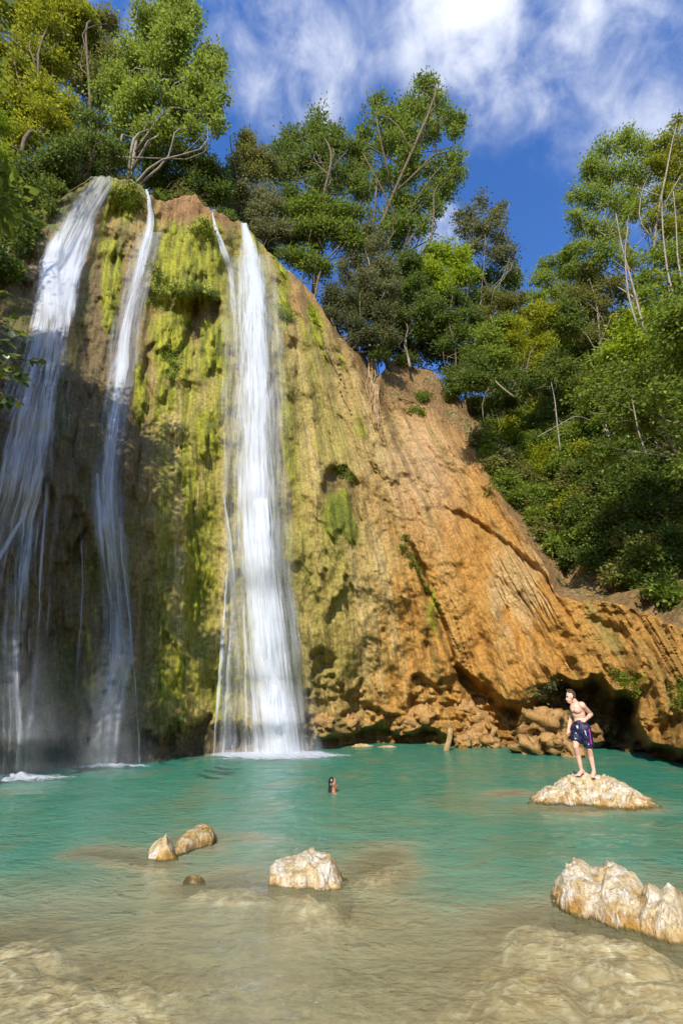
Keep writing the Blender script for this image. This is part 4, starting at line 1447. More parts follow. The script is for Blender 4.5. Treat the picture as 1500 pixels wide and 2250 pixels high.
def plant_middle():
    tree('broadleaf_tree', 'tallest dark green tree on the ridge, its ragged crown reaching up into the sky', (852, 700), 36.0,
         [(935, 190, 26), (955, 225, 26), (925, 240, 34), (985, 255, 26), (1010, 268, 18), (830, 222, 20), (845, 260, 34), (890, 240, 30), (895, 290, 40), (950, 295, 34), (850, 320, 42), (800, 300, 28),
          (990, 355, 26), (1005, 385, 18), (950, 370, 30), (900, 370, 42), (850, 390, 42), (970, 420, 26), (930, 440, 32), (880, 450, 42), (960, 465, 18), (870, 510, 40), (920, 500, 26), (800, 360, 34),
          (1000, 290, 16), (975, 395, 26)], 'leaf_mid', .27, 'bark_brown', .3, GT, .85, 41, tint=(-.05, .85))
    tree('broadleaf_tree', 'rounded dark green tree left of the tallest one on the ridge', (690, 560), 35.0,
         [(700, 285, 34), (735, 300, 34), (655, 310, 32), (620, 330, 26), (700, 340, 42), (760, 330, 30), (650, 370, 40), (750, 390, 42), (700, 410, 42), (790, 420, 36), (640, 430, 34), (615, 385, 26)],
         'leaf_dark', .25, 'bark_brown', .24, GT, 1.0, 42, tint=(.1, 1.2))
    tree('broadleaf_tree', 'small reddish olive tree with knobbly top left of the rounded dark tree', (560, 520), 31.5,
         [(545, 315, 22), (530, 345, 26), (570, 345, 28), (590, 375, 28), (550, 385, 30), (520, 375, 20), (535, 302, 12)], 'leaf_olive', .2, 'bark_brown', .14, GT, 1.1, 43)
    tree('shrub', 'pale grey green shrub at the cliff edge beside the top of the broad waterfall', (560, 560), 30.0,
         [(530, 430, 26), (570, 430, 30), (600, 450, 30), (520, 465, 22), (560, 475, 28), (595, 500, 30), (630, 520, 30), (570, 510, 22)], 'leaf_grey', .19, 'bark_brown', .1, None, 1.15, 44, cat='bush')
    tree('shrub', 'mid green bush mass on the ridge edge below the rounded dark tree', (690, 640), 30.6,
         [(640, 470, 34), (680, 460, 34), (720, 470, 36), (660, 510, 34), (700, 520, 36), (740, 520, 34), (640, 560, 26), (670, 575, 28), (700, 590, 28), (770, 470, 34), (780, 520, 30)],
         'leaf_mid', .2, 'bark_brown', .12, None, 1.15, 45, cat='bush', tint=(-.1, .9))
    tree('broadleaf_tree', 'greyish half bare tree with fine twigs in front of the tallest ridge tree', (800, 760), 31.2,
         [(790, 520, 34), (820, 540, 34), (780, 570, 34), (830, 590, 34), (800, 620, 34), (760, 610, 30), (850, 640, 30)], 'leaf_grey', .17, 'bark_pale', .13, GT, .85, 46)
    tree('shrub', 'dark grey green bush hanging over the orange ridge, below the half bare tree', (770, 780), 30.9,
         [(730, 650, 28), (760, 670, 32), (800, 670, 32), (830, 690, 30), (740, 700, 24), (780, 715, 30), (820, 735, 28), (850, 700, 28), (720, 690, 16), (775, 745, 20), (860, 740, 22)],
         'leaf_grey', .18, 'bark_brown', .12, None, 1.2, 47, cat='bush', tint=(-.4, .7))
    tree('broadleaf_tree', 'dark tree with drooping branches over the brown earth bank', (900, 800), 33.8,
         [(890, 590, 28), (910, 630, 30), (880, 650, 28), (920, 680, 28), (880, 700, 24), (900, 570, 20), (860, 600, 26)], 'leaf_dark', .2, 'bark_pale', .12, GT, 1.0, 48)
    tree('broadleaf_tree', 'vivid bright green tree standing out between darker ridge trees', (985, 780), 35.0,
         [(945, 555, 22), (980, 560, 32), (1010, 575, 28), (960, 600, 34), (1000, 610, 34), (1035, 600, 18), (935, 590, 20), (975, 640, 26)], 'leaf_bright', .22, 'bark_brown', .16, GT, 1.15, 49, tint=(.1, 1.2))
    tree('broadleaf_tree', 'slender pale trunked tree with open crown at the right end of the ridge', (1035, 745), 36.0,
         [(1060, 445, 18), (1040, 475, 24), (1085, 480, 26), (1015, 500, 20), (1060, 510, 30), (1100, 530, 24), (1040, 540, 24), (1120, 560, 20), (1090, 570, 26), (1130, 590, 12), (1098, 455, 12), (1005, 480, 12)],
         'leaf_grey', .22, 'bark_pale', .13, GT, .75, 50, tint=(-.2, .9))
    tree('broadleaf_tree', 'dark green tree behind the notch, low against the sky', (1095, 760), 38.0,
         [(1070, 610, 28), (1110, 620, 28), (1060, 650, 28), (1130, 610, 16), (1100, 655, 24), (1040, 660, 24)], 'leaf_mid', .22, 'bark_brown', .12, GT, 1.0, 51, tint=(-.2, .7))
    tree('shrub', 'olive grey feathery bush in the notch between ridge and right slope', (1095, 770), 36.2,
         [(1080, 660, 26), (1110, 680, 30), (1060, 690, 28), (1130, 660, 20), (1145, 690, 18), (1090, 715, 26), (1050, 720, 22)], 'leaf_olive', .15, 'bark_brown', .08, None, 1.2, 52, cat='bush')
    tree('shrub', 'shaded dark bush on top of the brown earth bank', (985, 800), 34.6,
         [(960, 680, 30), (990, 700, 30), (1010, 740, 24), (950, 730, 28), (1030, 700, 24), (980, 760, 22), (925, 720, 22), (1000, 660, 26)], 'leaf_dark', .2, 'bark_brown', .1, None, 1.15, 53, cat='bush')
    tree('shrub', 'fresh green bush at the right corner of the brown earth bank', (1050, 800), 34.0,
         [(1040, 745, 20), (1065, 755, 22), (1030, 770, 18), (1080, 735, 16)], 'leaf_mid', .18, 'bark_brown', .06, None, 1.1, 54, cat='bush')
    tree('shrub', 'shaded dark thicket closing the gap behind the brown earth bank', (930, 800), 37.5,
         [(830, 770, 30), (870, 760, 32), (910, 765, 32), (950, 775, 32), (990, 785, 30), (1030, 790, 28), (850, 725, 30), (890, 720, 30), (930, 730, 30), (970, 720, 30), (1010, 725, 30), (1060, 780, 26), (800, 745, 26)],
         'leaf_dark', .2, 'bark_brown', .1, None, 1.1, 55, cat='bush', tint=(-.2, .8))
    tree('shrub', 'dark thicket at the back, between the half bare tree and the vivid green one', (870, 720), 37.8,
         [(850, 650, 32), (890, 640, 32), (930, 650, 32), (830, 690, 30), (870, 690, 30), (960, 680, 28), (810, 640, 28), (850, 600, 28), (920, 600, 26)], 'leaf_dark', .2, 'bark_brown', .1, None, 1.1, 56, cat='bush', tint=(-.2, .8))
    for k, (u, v, rr, key, lab) in enumerate([(930, 870, 14, 'leaf_mid', 'small green tuft on the earth bank above the pinkish apron'), (890, 790, 16, 'leaf_dark', 'little dark tuft under the trees on the earth bank'),
                                              (835, 775, 14, 'leaf_dark', 'dark tuft hanging beside the pale root bundle'), (985, 880, 12, 'leaf_olive', 'dry olive tuft at the lip of the earth bank'),
                                              (912, 905, 11, 'leaf_mid', 'green tuft in the crack at the top of the pinkish apron')]):
        h = hit_near(u, v)
        Yh = h[0][1] - .3
        tree('tuft', lab, (u, v + rr), Yh, [(u, v, rr), (u + rr, v + 4, rr * .7), (u - rr * .8, v + 2, rr * .7)], key, .13, 'bark_brown', .02, None, 1.0, 60 + k, cat='plant', ground=False)


def plant_right():
    def T(name, label, base, Y, *a, **k):
        h = BV_HILL.ray_cast(Vector(CAM.tolist()), Vector(ray(*base).tolist()).normalized(), 200)
        if h[0] is not None and cat_of(k) == 'tree':
            Y = min(h[0].y - .3, Y + 6)
        return tree(name, label, base, Y, *a, **k)

    def cat_of(k):
        return k.get('cat', 'tree')
    T('broadleaf_tree', 'tall sunlit tree at the upper right with airy light green crown and twin pale trunks', (1420, 760), 25.5,
      [(1330, 330, 30), (1370, 320, 30), (1410, 330, 32), (1300, 380, 30), (1345, 380, 36), (1395, 390, 36), (1275, 430, 28), (1320, 440, 36), (1370, 450, 36), (1265, 480, 20), (1300, 500, 34), (1350, 510, 34), (1285, 545, 26),
       (1400, 460, 30), (1330, 560, 30), (1380, 570, 30)], 'leaf_mid', .19, 'bark_pale', .17, GR, .8, 71, tint=(.25, 1.5))
    T('broadleaf_tree', 'tall tree at the right edge with yellow tinged top, behind the airy one', (1495, 780), 24.0,
      [(1455, 325, 28), (1495, 330, 32), (1440, 370, 32), (1485, 385, 34), (1520, 350, 32), (1450, 430, 34), (1500, 440, 34), (1430, 490, 30), (1480, 500, 34), (1520, 480, 30), (1485, 270, 14), (1530, 420, 34)],
      'leaf_yellow', .18, 'bark_pale', .15, GR, .85, 72, tint=(-.1, 1.0))
    T('broadleaf_tree', 'sunny green tree on the skyline beside the notch, lowest of the right hand skyline', (1210, 800), 31.0,
      [(1205, 580, 24), (1190, 610, 22), (1235, 600, 26), (1210, 640, 28), (1250, 640, 28), (1180, 650, 18), (1230, 680, 28), (1280, 610, 26), (1190, 690, 22), (1160, 650, 12)], 'leaf_mid', .2, 'bark_pale', .12, GR, .95, 73, tint=(.25, 1.4))
    T('broadleaf_tree', 'open tree with bare slanting branches in the middle of the right slope', (1330, 860), 26.0,
      [(1290, 600, 28), (1330, 620, 30), (1270, 660, 30), (1310, 680, 32), (1360, 650, 30), (1300, 730, 30), (1345, 710, 30), (1265, 720, 24)], 'leaf_olive', .18, 'bark_pale', .12, GR, .85, 74, tint=(.1, 1.1))
    T('broadleaf_tree', 'bright yellow green bushy tree spreading over the left foot of the right slope', (1110, 900), 29.5,
      [(1150, 715, 28), (1175, 730, 28), (1120, 740, 28), (1090, 760, 24), (1150, 760, 30), (1195, 765, 26), (1060, 775, 20), (1120, 790, 26), (1040, 795, 16), (1180, 800, 24), (1080, 800, 20)],
      'leaf_yellow', .19, 'bark_pale', .1, GR, 1.1, 75, tint=(.25, 1.4))
    T('broadleaf_tree', 'glossy tree with large bright leaves near the right edge, lit by the sun', (1420, 900), 20.0,
      [(1390, 700, 28), (1430, 705, 30), (1370, 735, 28), (1410, 745, 34), (1455, 735, 30), (1345, 765, 20), (1385, 780, 28), (1430, 785, 28), (1475, 760, 22), (1500, 730, 20)],
      'leaf_bright', .23, 'bark_pale', .1, GR, 1.0, 76, tint=(.4, 1.45))
    T('broadleaf_tree', 'dark leaved tree at the right edge, between the glossy bright one and the pool bank', (1480, 1050), 19.5,
      [(1480, 820, 36), (1450, 860, 36), (1500, 880, 40), (1420, 900, 30), (1470, 930, 38), (1520, 950, 40), (1430, 960, 30), (1490, 990, 36)], 'leaf_dark', .19, 'bark_pale', .1, GR, 1.1, 77, tint=(.05, 1.2))
    T('broadleaf_tree', 'shaded tree in the middle of the right slope with yellow tips', (1350, 1000), 22.5,
      [(1330, 790, 28), (1370, 830, 30), (1310, 840, 30), (1350, 870, 32), (1390, 880, 28), (1290, 880, 26), (1330, 920, 32), (1380, 930, 30), (1300, 800, 20)], 'leaf_mid', .18, 'bark_pale', .1, GR, 1.05, 78, tint=(.1, 1.25))
    T('broadleaf_tree', 'dark green tree on the slope below the bright yellow green one', (1220, 1000), 27.0,
      [(1210, 800, 28), (1250, 810, 30), (1190, 840, 28), (1230, 850, 32), (1270, 850, 30), (1160, 850, 24), (1210, 890, 30), (1250, 900, 30), (1130, 830, 22), (1100, 840, 18)], 'leaf_dark', .2, 'bark_pale', .11, GR, 1.1, 79, tint=(.25, 1.4))
    T('broadleaf_tree', 'small dark tree with grey stem next to the brown bank', (1085, 960), 30.0,
      [(1080, 840, 22), (1100, 870, 24), (1070, 880, 20), (1120, 880, 24), (1085, 905, 20)], 'leaf_dark', .19, 'bark_pale', .08, GR, 1.0, 80)
    T('broadleaf_tree', 'thick leafy tree on the skyline between the notch tree and the airy one', (1285, 800), 29.5,
      [(1255, 560, 24), (1270, 600, 28), (1300, 640, 30), (1250, 650, 26), (1230, 720, 28), (1270, 760, 28), (1310, 760, 26)], 'leaf_mid', .19, 'bark_pale', .1, GR, 1.0, 93, tint=(.1, 1.25))
    T('broadleaf_tree', 'dense tree at the right edge under the yellow tinged one', (1500, 900), 22.6,
      [(1460, 560, 34), (1500, 570, 38), (1430, 610, 34), (1475, 630, 38), (1520, 640, 40), (1420, 660, 30), (1470, 690, 34), (1520, 700, 36)], 'leaf_mid', .19, 'bark_pale', .13, GR, .95, 94, tint=(.1, 1.25))
    GB = 'undergrowth covering the right slope'
    und = [  # (u, v, size, leaf material, seed) : bushes standing on the slope where it is seen
        (1060, 930, 30, 'leaf_olive'), (1095, 960, 32, 'leaf_dark'), (1140, 930, 34, 'leaf_mid'), (1180, 960, 32, 'leaf_dark'), (1220, 960, 34, 'leaf_dark'), (1270, 970, 34, 'leaf_mid'), (1320, 990, 34, 'leaf_dark'),
        (1375, 1000, 36, 'leaf_dark'), (1430, 1040, 38, 'leaf_dark'), (1490, 1070, 40, 'leaf_dark'), (1080, 1000, 28, 'leaf_grey'), (1120, 1010, 32, 'leaf_olive'), (1250, 1030, 36, 'leaf_mid'),
        (1300, 1060, 36, 'leaf_dark'), (1360, 1070, 38, 'leaf_dark'), (1420, 1120, 40, 'leaf_dark'), (1490, 1150, 42, 'leaf_dark'), (1110, 1050, 24, 'leaf_olive'), (1200, 1090, 30, 'leaf_mid'),
        (1290, 1130, 36, 'leaf_dark'), (1350, 1150, 36, 'leaf_dark'), (1410, 1200, 36, 'leaf_dark'), (1480, 1230, 40, 'leaf_dark'), (1330, 1210, 24, 'leaf_dark'), (1050, 970, 20, 'leaf_grey'), (1140, 1090, 22, 'leaf_olive')]
    FOL = [(1010, 800), (1060, 750), (1180, 690), (1545, 620), (1545, 1290), (1440, 1300), (1330, 1250), (1250, 1205), (1200, 1130), (1125, 1090), (1075, 1010), (1035, 900)]
    BARE = [(1150, 1150), (1190, 1130), (1260, 1205), (1230, 1290), (1180, 1230)]
    und += [(1062, 985, 24, 'leaf_mid'), (1080, 1030, 24, 'leaf_olive'), (1102, 1062, 26, 'leaf_mid'), (1128, 1092, 26, 'leaf_mid'), (1158, 1112, 24, 'leaf_dark'), (1100, 1020, 26, 'leaf_dark'), (1140, 1050, 28, 'leaf_mid'), (1190, 1150, 20, 'leaf_olive'), (1215, 1185, 18, 'leaf_mid'), (1172, 1140, 18, 'leaf_mid'), (1198, 1172, 18, 'leaf_olive'), (1222, 1205, 16, 'leaf_mid'), (1250, 1225, 18, 'leaf_dark'), (1300, 1235, 22, 'leaf_dark'), (1350, 1250, 22, 'leaf_dark'), (1400, 1270, 22, 'leaf_dark'), (1450, 1290, 24, 'leaf_dark')]
    rg = np.random.default_rng(88)
    for v in range(700, 1290, 50):
        for u in range(1030, 1545, 56):
            uu, vv2 = u + rg.uniform(-24, 24), v + rg.uniform(-22, 22)
            if sdist(np.array(uu), np.array(vv2), FOL) < 0 and sdist(np.array(uu), np.array(vv2), BARE) > 0:
                und.append((uu, vv2, rg.uniform(26, 40), rg.choice(['leaf_dark', 'leaf_mid', 'leaf_mid', 'leaf_olive', 'leaf_yellow'] if uu < 1330 and vv2 < 1120 else ['leaf_dark', 'leaf_dark', 'leaf_mid', 'leaf_olive'])))
    WORD = {'leaf_dark': 'dark green', 'leaf_mid': 'mid green', 'leaf_olive': 'dull olive', 'leaf_grey': 'grey green', 'leaf_yellow': 'yellow green'}
    for k, (u, v, rp, key) in enumerate(und):
        h = hit_near(u, v)
        r = np.random.default_rng(200 + k)
        Yh = h[0][1] - .5
        cl = [(u + r.uniform(-.7, .7) * rp, v + r.uniform(-.8, .45) * rp, rp * r.uniform(.6, .9), r.uniform(-.6, .3)) for _ in range(5)]
        T('undergrowth_bush', WORD[str(key)] + ' undergrowth bush crowded among others on the steep right slope', (u, v + rp * .7), Yh, cl, key, .17, 'bark_brown', .035, GB, 1.15, 300 + k, cat='bush', ground=False, tint=(0, 1.3))
    named = [(1165, 1120, 26, 'leaf_olive', 'yellowish low bush at the edge of the bare brown gully'), (1245, 1115, 34, 'leaf_mid', 'bright mid green leafy bush above the bare brown gully'),
             (1285, 1170, 24, 'leaf_mid', 'small round green bush at the lower end of the undergrowth'), (1150, 1060, 20, 'leaf_grey', 'grey green bush beside the bare patch of soil on the slope'),
             (1465, 1195, 34, 'leaf_mid', 'sunlit green bush at the right edge above the dark bank'), (1475, 1320, 24, 'leaf_mid', 'dark leafy plant on the bank top at the right edge'),
             (1215, 1140, 20, 'leaf_olive', 'twiggy bush hanging over the bare gully soil')]
    for k, (u, v, rp, key, lab) in enumerate(named):
        h = hit_near(u, v)
        r = np.random.default_rng(400 + k)
        cl = [(u + r.uniform(-.8, .8) * rp, v + r.uniform(-.8, .5) * rp, rp * r.uniform(.55, .85), r.uniform(-.5, .3)) for _ in range(5)]
        T('green_bush', lab, (u, v + rp * .8), h[0][1] - .4, cl, key, .17, 'bark_brown', .03, None, 1.1, 420 + k, cat='bush', ground=False, tint=(.1, 1.2))
    # bare pale trunks seen between the crowns, each a dead or leafless stem of its own
    for k, (pts, Yd, r0, lab) in enumerate([
            ([(1415, 730), (1392, 640), (1365, 540), (1352, 470)], 23.6, .09, 'pale straight trunk leaning left in front of the airy tree'),
            ([(1400, 720), (1380, 650), (1372, 560), (1378, 500)], 23.2, .07, 'thin grey trunk just right of the leaning pale one'),
            ([(1498, 690), (1470, 620), (1456, 520), (1452, 430)], 21.0, .08, 'slender pale trunk near the right edge, above the glossy bright tree'),
            ([(1502, 640), (1488, 570), (1484, 490), (1478, 420)], 20.6, .06, 'thin bare trunk right at the edge beside the slender pale one'),
            ([(1128, 872), (1095, 845), (1070, 815), (1062, 800)], 27.5, .07, 'fallen pale branch lying diagonally in the undergrowth'),
            ([(1010, 812), (1060, 808), (1110, 800), (1145, 806)], 28.2, .05, 'pale bare branch lying nearly level across the bright bushes'),
            ([(1180, 960), (1225, 935), (1265, 915), (1300, 925)], 22.4, .035, 'thin grey branch arching over the shaded undergrowth'),
            ([(1230, 990), (1222, 920), (1218, 880), (1210, 840)], 24.0, .045, 'upright grey stem in the shaded undergrowth'),
            ([(1420, 1000), (1402, 950), (1392, 900), (1385, 870)], 17.6, .04, 'leaning brown stem in front of the dark right thicket')]):
        P = np.array([at_y(u, v, Yd) for u, v in pts])
        root = thing('bare_tree' if k < 4 else 'fallen_branch', lab, 'bare tree' if k < 4 else 'branch', P[0])
        g = Geo()
        Q = smooth_path(P, 12)
        g.tube(Q, np.linspace(r0, r0 * .45, 12), 6)
        r = np.random.default_rng(k)
        for j in (5, 7, 9, 10):
            e = Q[j] + r.normal(size=3) * np.array([.8, .4, .6]) + np.array([0, 0, .5])
            g.tube(smooth_path([Q[j], (Q[j] + e) / 2 + r.normal(size=3) * .1, e], 5), np.linspace(r0 * .4, r0 * .12, 5), 4)
        link('trunk' if k < 4 else 'bough', g.mesh('stem'), M['bark_pale'], root)


def plant_overhang():
    """trees that lean out from the right bank; they keep the low bank and thicket below them in shade"""
    spots = [(1350, 1230, 44), (1420, 1190, 50), (1490, 1240, 55), (1300, 1275, 26), (1255, 1290, 18), (1440, 1130, 44), (1385, 1170, 40), (1500, 1150, 50), (1390, 1290, 26), (1460, 1310, 24), (1340, 1190, 40), (1480, 1070, 40)]
    sets = {}
    for k, (u, v, rp) in enumerate(spots):
        q = np.array(hit_near(u, v)[0])
        m = q[1] / ray(u, v)[1] * PXM
        c = q + SUN_DIR * (9.5 + 2.5 * math.sin(k * 1.9))
        sets.setdefault(k % 2, []).append((c, rp * m))
    for k, items in sets.items():
        b = np.mean([c for c, _ in items], 0) + np.array([3.0, 1.5, 0])
        b[2] = ground_at(b[0], b[1]) or b[2] - 8
        root = thing('broadleaf_tree', ['leaning tree whose dark crown hangs over the low bank at the right', 'second leaning tree over the low bank, its crown crossing the first'][k], 'tree', b, GR)
        g = Geo()
        limbs(g, b, [c for c, _ in items], .12, 700 + k)
        link('trunk', g.mesh('trunk'), M['bark_pale'], root)
        leaf_cloud('crown', [(c, (R, R, R * .9), 5.0 * math.pi * R * R / (.2 * .2 * .29)) for c, R in items], .2, 1.0, M['leaf_mid'], root, 720 + k, tint=(-.1, 1.0))


def plant_shade():
    """the wood on the left bank, outside the frame: it is what keeps the left falls in the shade"""
    blobs = [(-60, 700, 90), (30, 760, 90), (-60, 860, 110), (70, 860, 90), (150, 860, 80), (210, 900, 70), (20, 980, 110), (130, 980, 90), (230, 990, 70), (290, 950, 50), (330, 990, 50), (370, 960, 30),
             (60, 1100, 110), (180, 1100, 90), (270, 1080, 80), (340, 1070, 46), (-40, 1200, 120), (100, 1220, 110), (210, 1210, 90), (290, 1190, 70), (345, 1160, 50), (390, 1240, 34), (365, 1270, 30), (30, 1340, 110),
             (150, 1350, 100), (240, 1340, 90), (300, 1310, 50), (80, 1470, 110), (190, 1470, 90), (270, 1450, 60), (310, 1500, 50), (405, 1375, 28), (440, 1400, 24), (455, 1425, 16), (380, 1370, 14), (20, 1600, 110), (140, 1600, 100), (250, 1580, 80), (320, 1600, 40), (200, 470, 30), (40, 600, 60), (-20, 640, 60), (30, 470, 60)]
    groups = {}
    for k, (u, v, rp) in enumerate(blobs):
        h = hit_px(u, v, (BV_CLIFF,))
        if h is None:
            continue
        p = np.array(h[0])
        m = (p[1] / ray(u, v)[1]) * PXM
        s = 20.0 + 3 * math.sin(k * 2.3)
        c = p + SUN_DIR * s
        groups.setdefault(int((c[1] + 100) // 4.5), []).append((c, rp * m * 1.05, k))
    for gi, (key, items) in enumerate(sorted(groups.items())):
        cx = min(-15.0, np.mean([c[0] for c, _, _ in items]) - 1)
        cy = np.mean([c[1] for c, _, _ in items])
        z = ground_at(cx, cy)
        if z is None:
            z = 2.0
        b = np.array([cx, cy, z])
        root = thing('bank_tree', 'large leafy tree on the left bank whose crown shades the left falls', 'tree', b, 'shade trees on the left bank')
        g = Geo()
        limbs(g, b, [c for c, _, _ in items], .35, 500 + gi)
        link('trunk', g.mesh('trunk'), M['bark_brown'], root)
        leaf_cloud('crown', [(c, (R, R, R), 230 * R * R + 80) for c, R, _ in items], .34, 1.0, M['leaf_mid'], root, 520 + gi)


plant_left()
plant_left_bank()
plant_middle()
plant_right()
plant_overhang()
plant_shade()

# ------------------------------------------------------------------ rocks in the pool
def rock_from_outline(name, label, top, base, w, mat, seed, amp=.07, group=None, n=150, m=64, taper=.5):
    top = np.array(top, float)
    base = np.array(base, float)
    us = np.linspace(top[0, 0], top[-1, 0], n)
    vt = np.interp(us, top[:, 0], top[:, 1])
    vb = np.interp(us, base[:, 0], base[:, 1])
    F = at_z(us, vb, 0.0)
    q = np.linspace(0, 1, n)
    wu = w * np.sqrt(np.clip(1 - np.abs(2 * q - 1) ** 3, 0, 1)) + .06
    yc = F[:, 1] + wu * taper
    C = at_y(us, vt, yc)
    H = np.maximum(C[:, 2], .0)
    th = np.linspace(0, np.pi, m)
    s = np.sin(th)
    a = (1 - np.cos(th)) / 2
    a = np.where(a < .5, a * 2 * taper, taper + (a - .5) * 2 * (1 - taper))
    Y = F[:, 1][:, None] + wu[:, None] * a[None]
    X = F[:, 0][:, None] + (C[:, 0] - F[:, 0])[:, None] * np.clip(a / taper, 0, 1.6)[None]
    Z = H[:, None] * s[None] ** .62
    Z = Z - .32 * (1 - s[None]) ** 4
    N1 = fbm(X * 3.4, Y * 3.4, Z * 2.6 + seed, 4, .6)
    N2 = 1 - 2 * np.abs(fbm(X * 4.3 + 5, Y * 4.3, Z * 2.2 + seed, 4, .6))
    N3 = fbm(X * 14, Y * 14, Z * 10 + seed, 3, .6)
    f1, f2 = worley(X * 7 + seed, (Z * 1.3 + Y) * 7, 5)
    d = amp * (.9 * N1 + .55 * N2 + .30 * N3 + .9 * (f1 - .4))
    big = .35 + .65 * np.clip(H / max(.05, H.max()), 0, 1)
    d = d * big[:, None]
    Z = Z + d * (.35 + .25 * s[None])
    Y = Y - d * 1.25 * np.cos(th)[None]
    X = X + .5 * d * np.sign(q - .5)[:, None] * np.abs(2 * q - 1)[:, None]
    me = mesh_np(name, np.stack([X, Y, Z], -1).reshape(-1, 3), grid_faces(n, m)[:, ::-1])
    set_attr(me, 'rise', np.clip(Z / max(.1, H.max()), -.3, 1.2).ravel())
    o = link(name, me, M[mat])
    return tag(o, label, 'rock', group), BVHTree.FromPolygons(np.stack([X, Y, Z], -1).reshape(-1, 3).tolist(), grid_faces(n, m).tolist())


def lump(name, label, c, r, mat, seed, group=None, cat='rock', amp=.35):
    g = Geo()
    g.ball((0, 0, 0), (1, 1, 1), 26, 16)
    V = np.vstack(g.v)
    nrm = V / (np.linalg.norm(V, axis=1)[:, None] + 1e-9)
    k = 1 + amp * fbm(nrm[:, 0] * 1.5 + seed, nrm[:, 1] * 1.5, nrm[:, 2] * 1.5, 4, .6) + amp * .5 * (1 - 2 * np.abs(fbm(nrm[:, 0] * 2.6, nrm[:, 1] * 2.6 + seed, nrm[:, 2] * 2.6, 3)))
    V = nrm * k[:, None] * np.asarray(r, float)
    rise = np.clip(.5 + .5 * nrm[:, 2], 0, 1)
    me = bpy.data.meshes.new(name)
    F = []
    for f in np.vstack(g.f).tolist():
        q = []
        for x in f:
            if x not in q:
                q.append(x)
        F.append(q)
    me.from_pydata(V.tolist(), [], F)
    me.polygons.foreach_set('use_smooth', np.ones(len(me.polygons), bool))
    set_attr(me, 'rise', .4 + .5 * rise)
    o = link(name, me, M[mat])
    o.location = tuple(float(x) for x in c)
    return tag(o, label, cat, group)


_, BV_STAND = rock_from_outline('boulder', 'long low white and ochre rock that the man stands on',
                                [(1160, 1764), (1175, 1752), (1200, 1735), (1222, 1724), (1240, 1714), (1262, 1702), (1285, 1702), (1310, 1709), (1340, 1717), (1370, 1730), (1395, 1743), (1420, 1757), (1440, 1769), (1452, 1776)],
                                [(1160, 1766), (1220, 1770), (1300, 1774), (1380, 1782), (1452, 1778)], 1.5, 'rock', 3.0, .115)
rock_from_outline('boulder', 'large craggy white crusted rock at the right, with two humps',
                  [(1214, 1988), (1222, 1968), (1230, 1938), (1243, 1918), (1262, 1905), (1278, 1906), (1294, 1918), (1312, 1926), (1325, 1926), (1332, 1913), (1350, 1919), (1370, 1926), (1390, 1942), (1415, 1968), (1432, 1990), (1446, 2014)],
                  [(1214, 1992), (1260, 2014), (1310, 2028), (1350, 2044), (1400, 2054), (1446, 2050)], .85, 'rock', 8.0, .07, None, 180, 72)
rock_from_outline('boulder', 'pointed ochre streaked rock at the right edge, leaning against the large craggy one',
                  [(1386, 2046), (1398, 2012), (1412, 1975), (1428, 1953), (1445, 1964), (1466, 1953), (1482, 1966), (1490, 1990), (1502, 2018), (1520, 2040), (1545, 2070)],
                  [(1386, 2052), (1430, 2066), (1500, 2086), (1545, 2092)], .6, 'rock', 14.0, .06, None, 130, 60)
rock_from_outline('boulder', 'single humped orange and white rock in the middle of the shallows',
                  [(590, 1945), (596, 1914), (606, 1901), (630, 1898), (650, 1895), (664, 1884), (680, 1880), (702, 1884), (722, 1890), (735, 1908), (746, 1930), (756, 1945), (768, 1956)],
                  [(590, 1950), (640, 1956), (700, 1960), (768, 1960)], .75, 'rock', 21.0, .055, None, 140, 60)
rock_from_outline('boulder', 'small spiky white tipped rock, front one of the pair at left',
                  [(324, 1886), (330, 1870), (340, 1858), (350, 1851), (358, 1848), (364, 1840), (371, 1850), (378, 1862), (384, 1874), (390, 1886)],
                  [(324, 1890), (355, 1894), (390, 1890)], .45, 'rock', 27.0, .04, None, 90, 50)
rock_from_outline('boulder', 'rounded golden brown rock, back one of the pair at left',
                  [(378, 1878), (388, 1858), (400, 1842), (416, 1828), (432, 1822), (450, 1817), (462, 1818), (468, 1828), (470, 1842), (476, 1858)],
                  [(378, 1884), (410, 1876), (440, 1864), (476, 1856)], .6, 'ochre', 33.0, .05, None, 100, 50)
rock_from_outline('boulder', 'small brown stone just breaking the water left of the single humped rock',
                  [(402, 1943), (410, 1934), (425, 1930), (440, 1932), (450, 1940)], [(402, 1946), (425, 1948), (450, 1945)], .3, 'ochre', 39.0, .02, None, 60, 40)

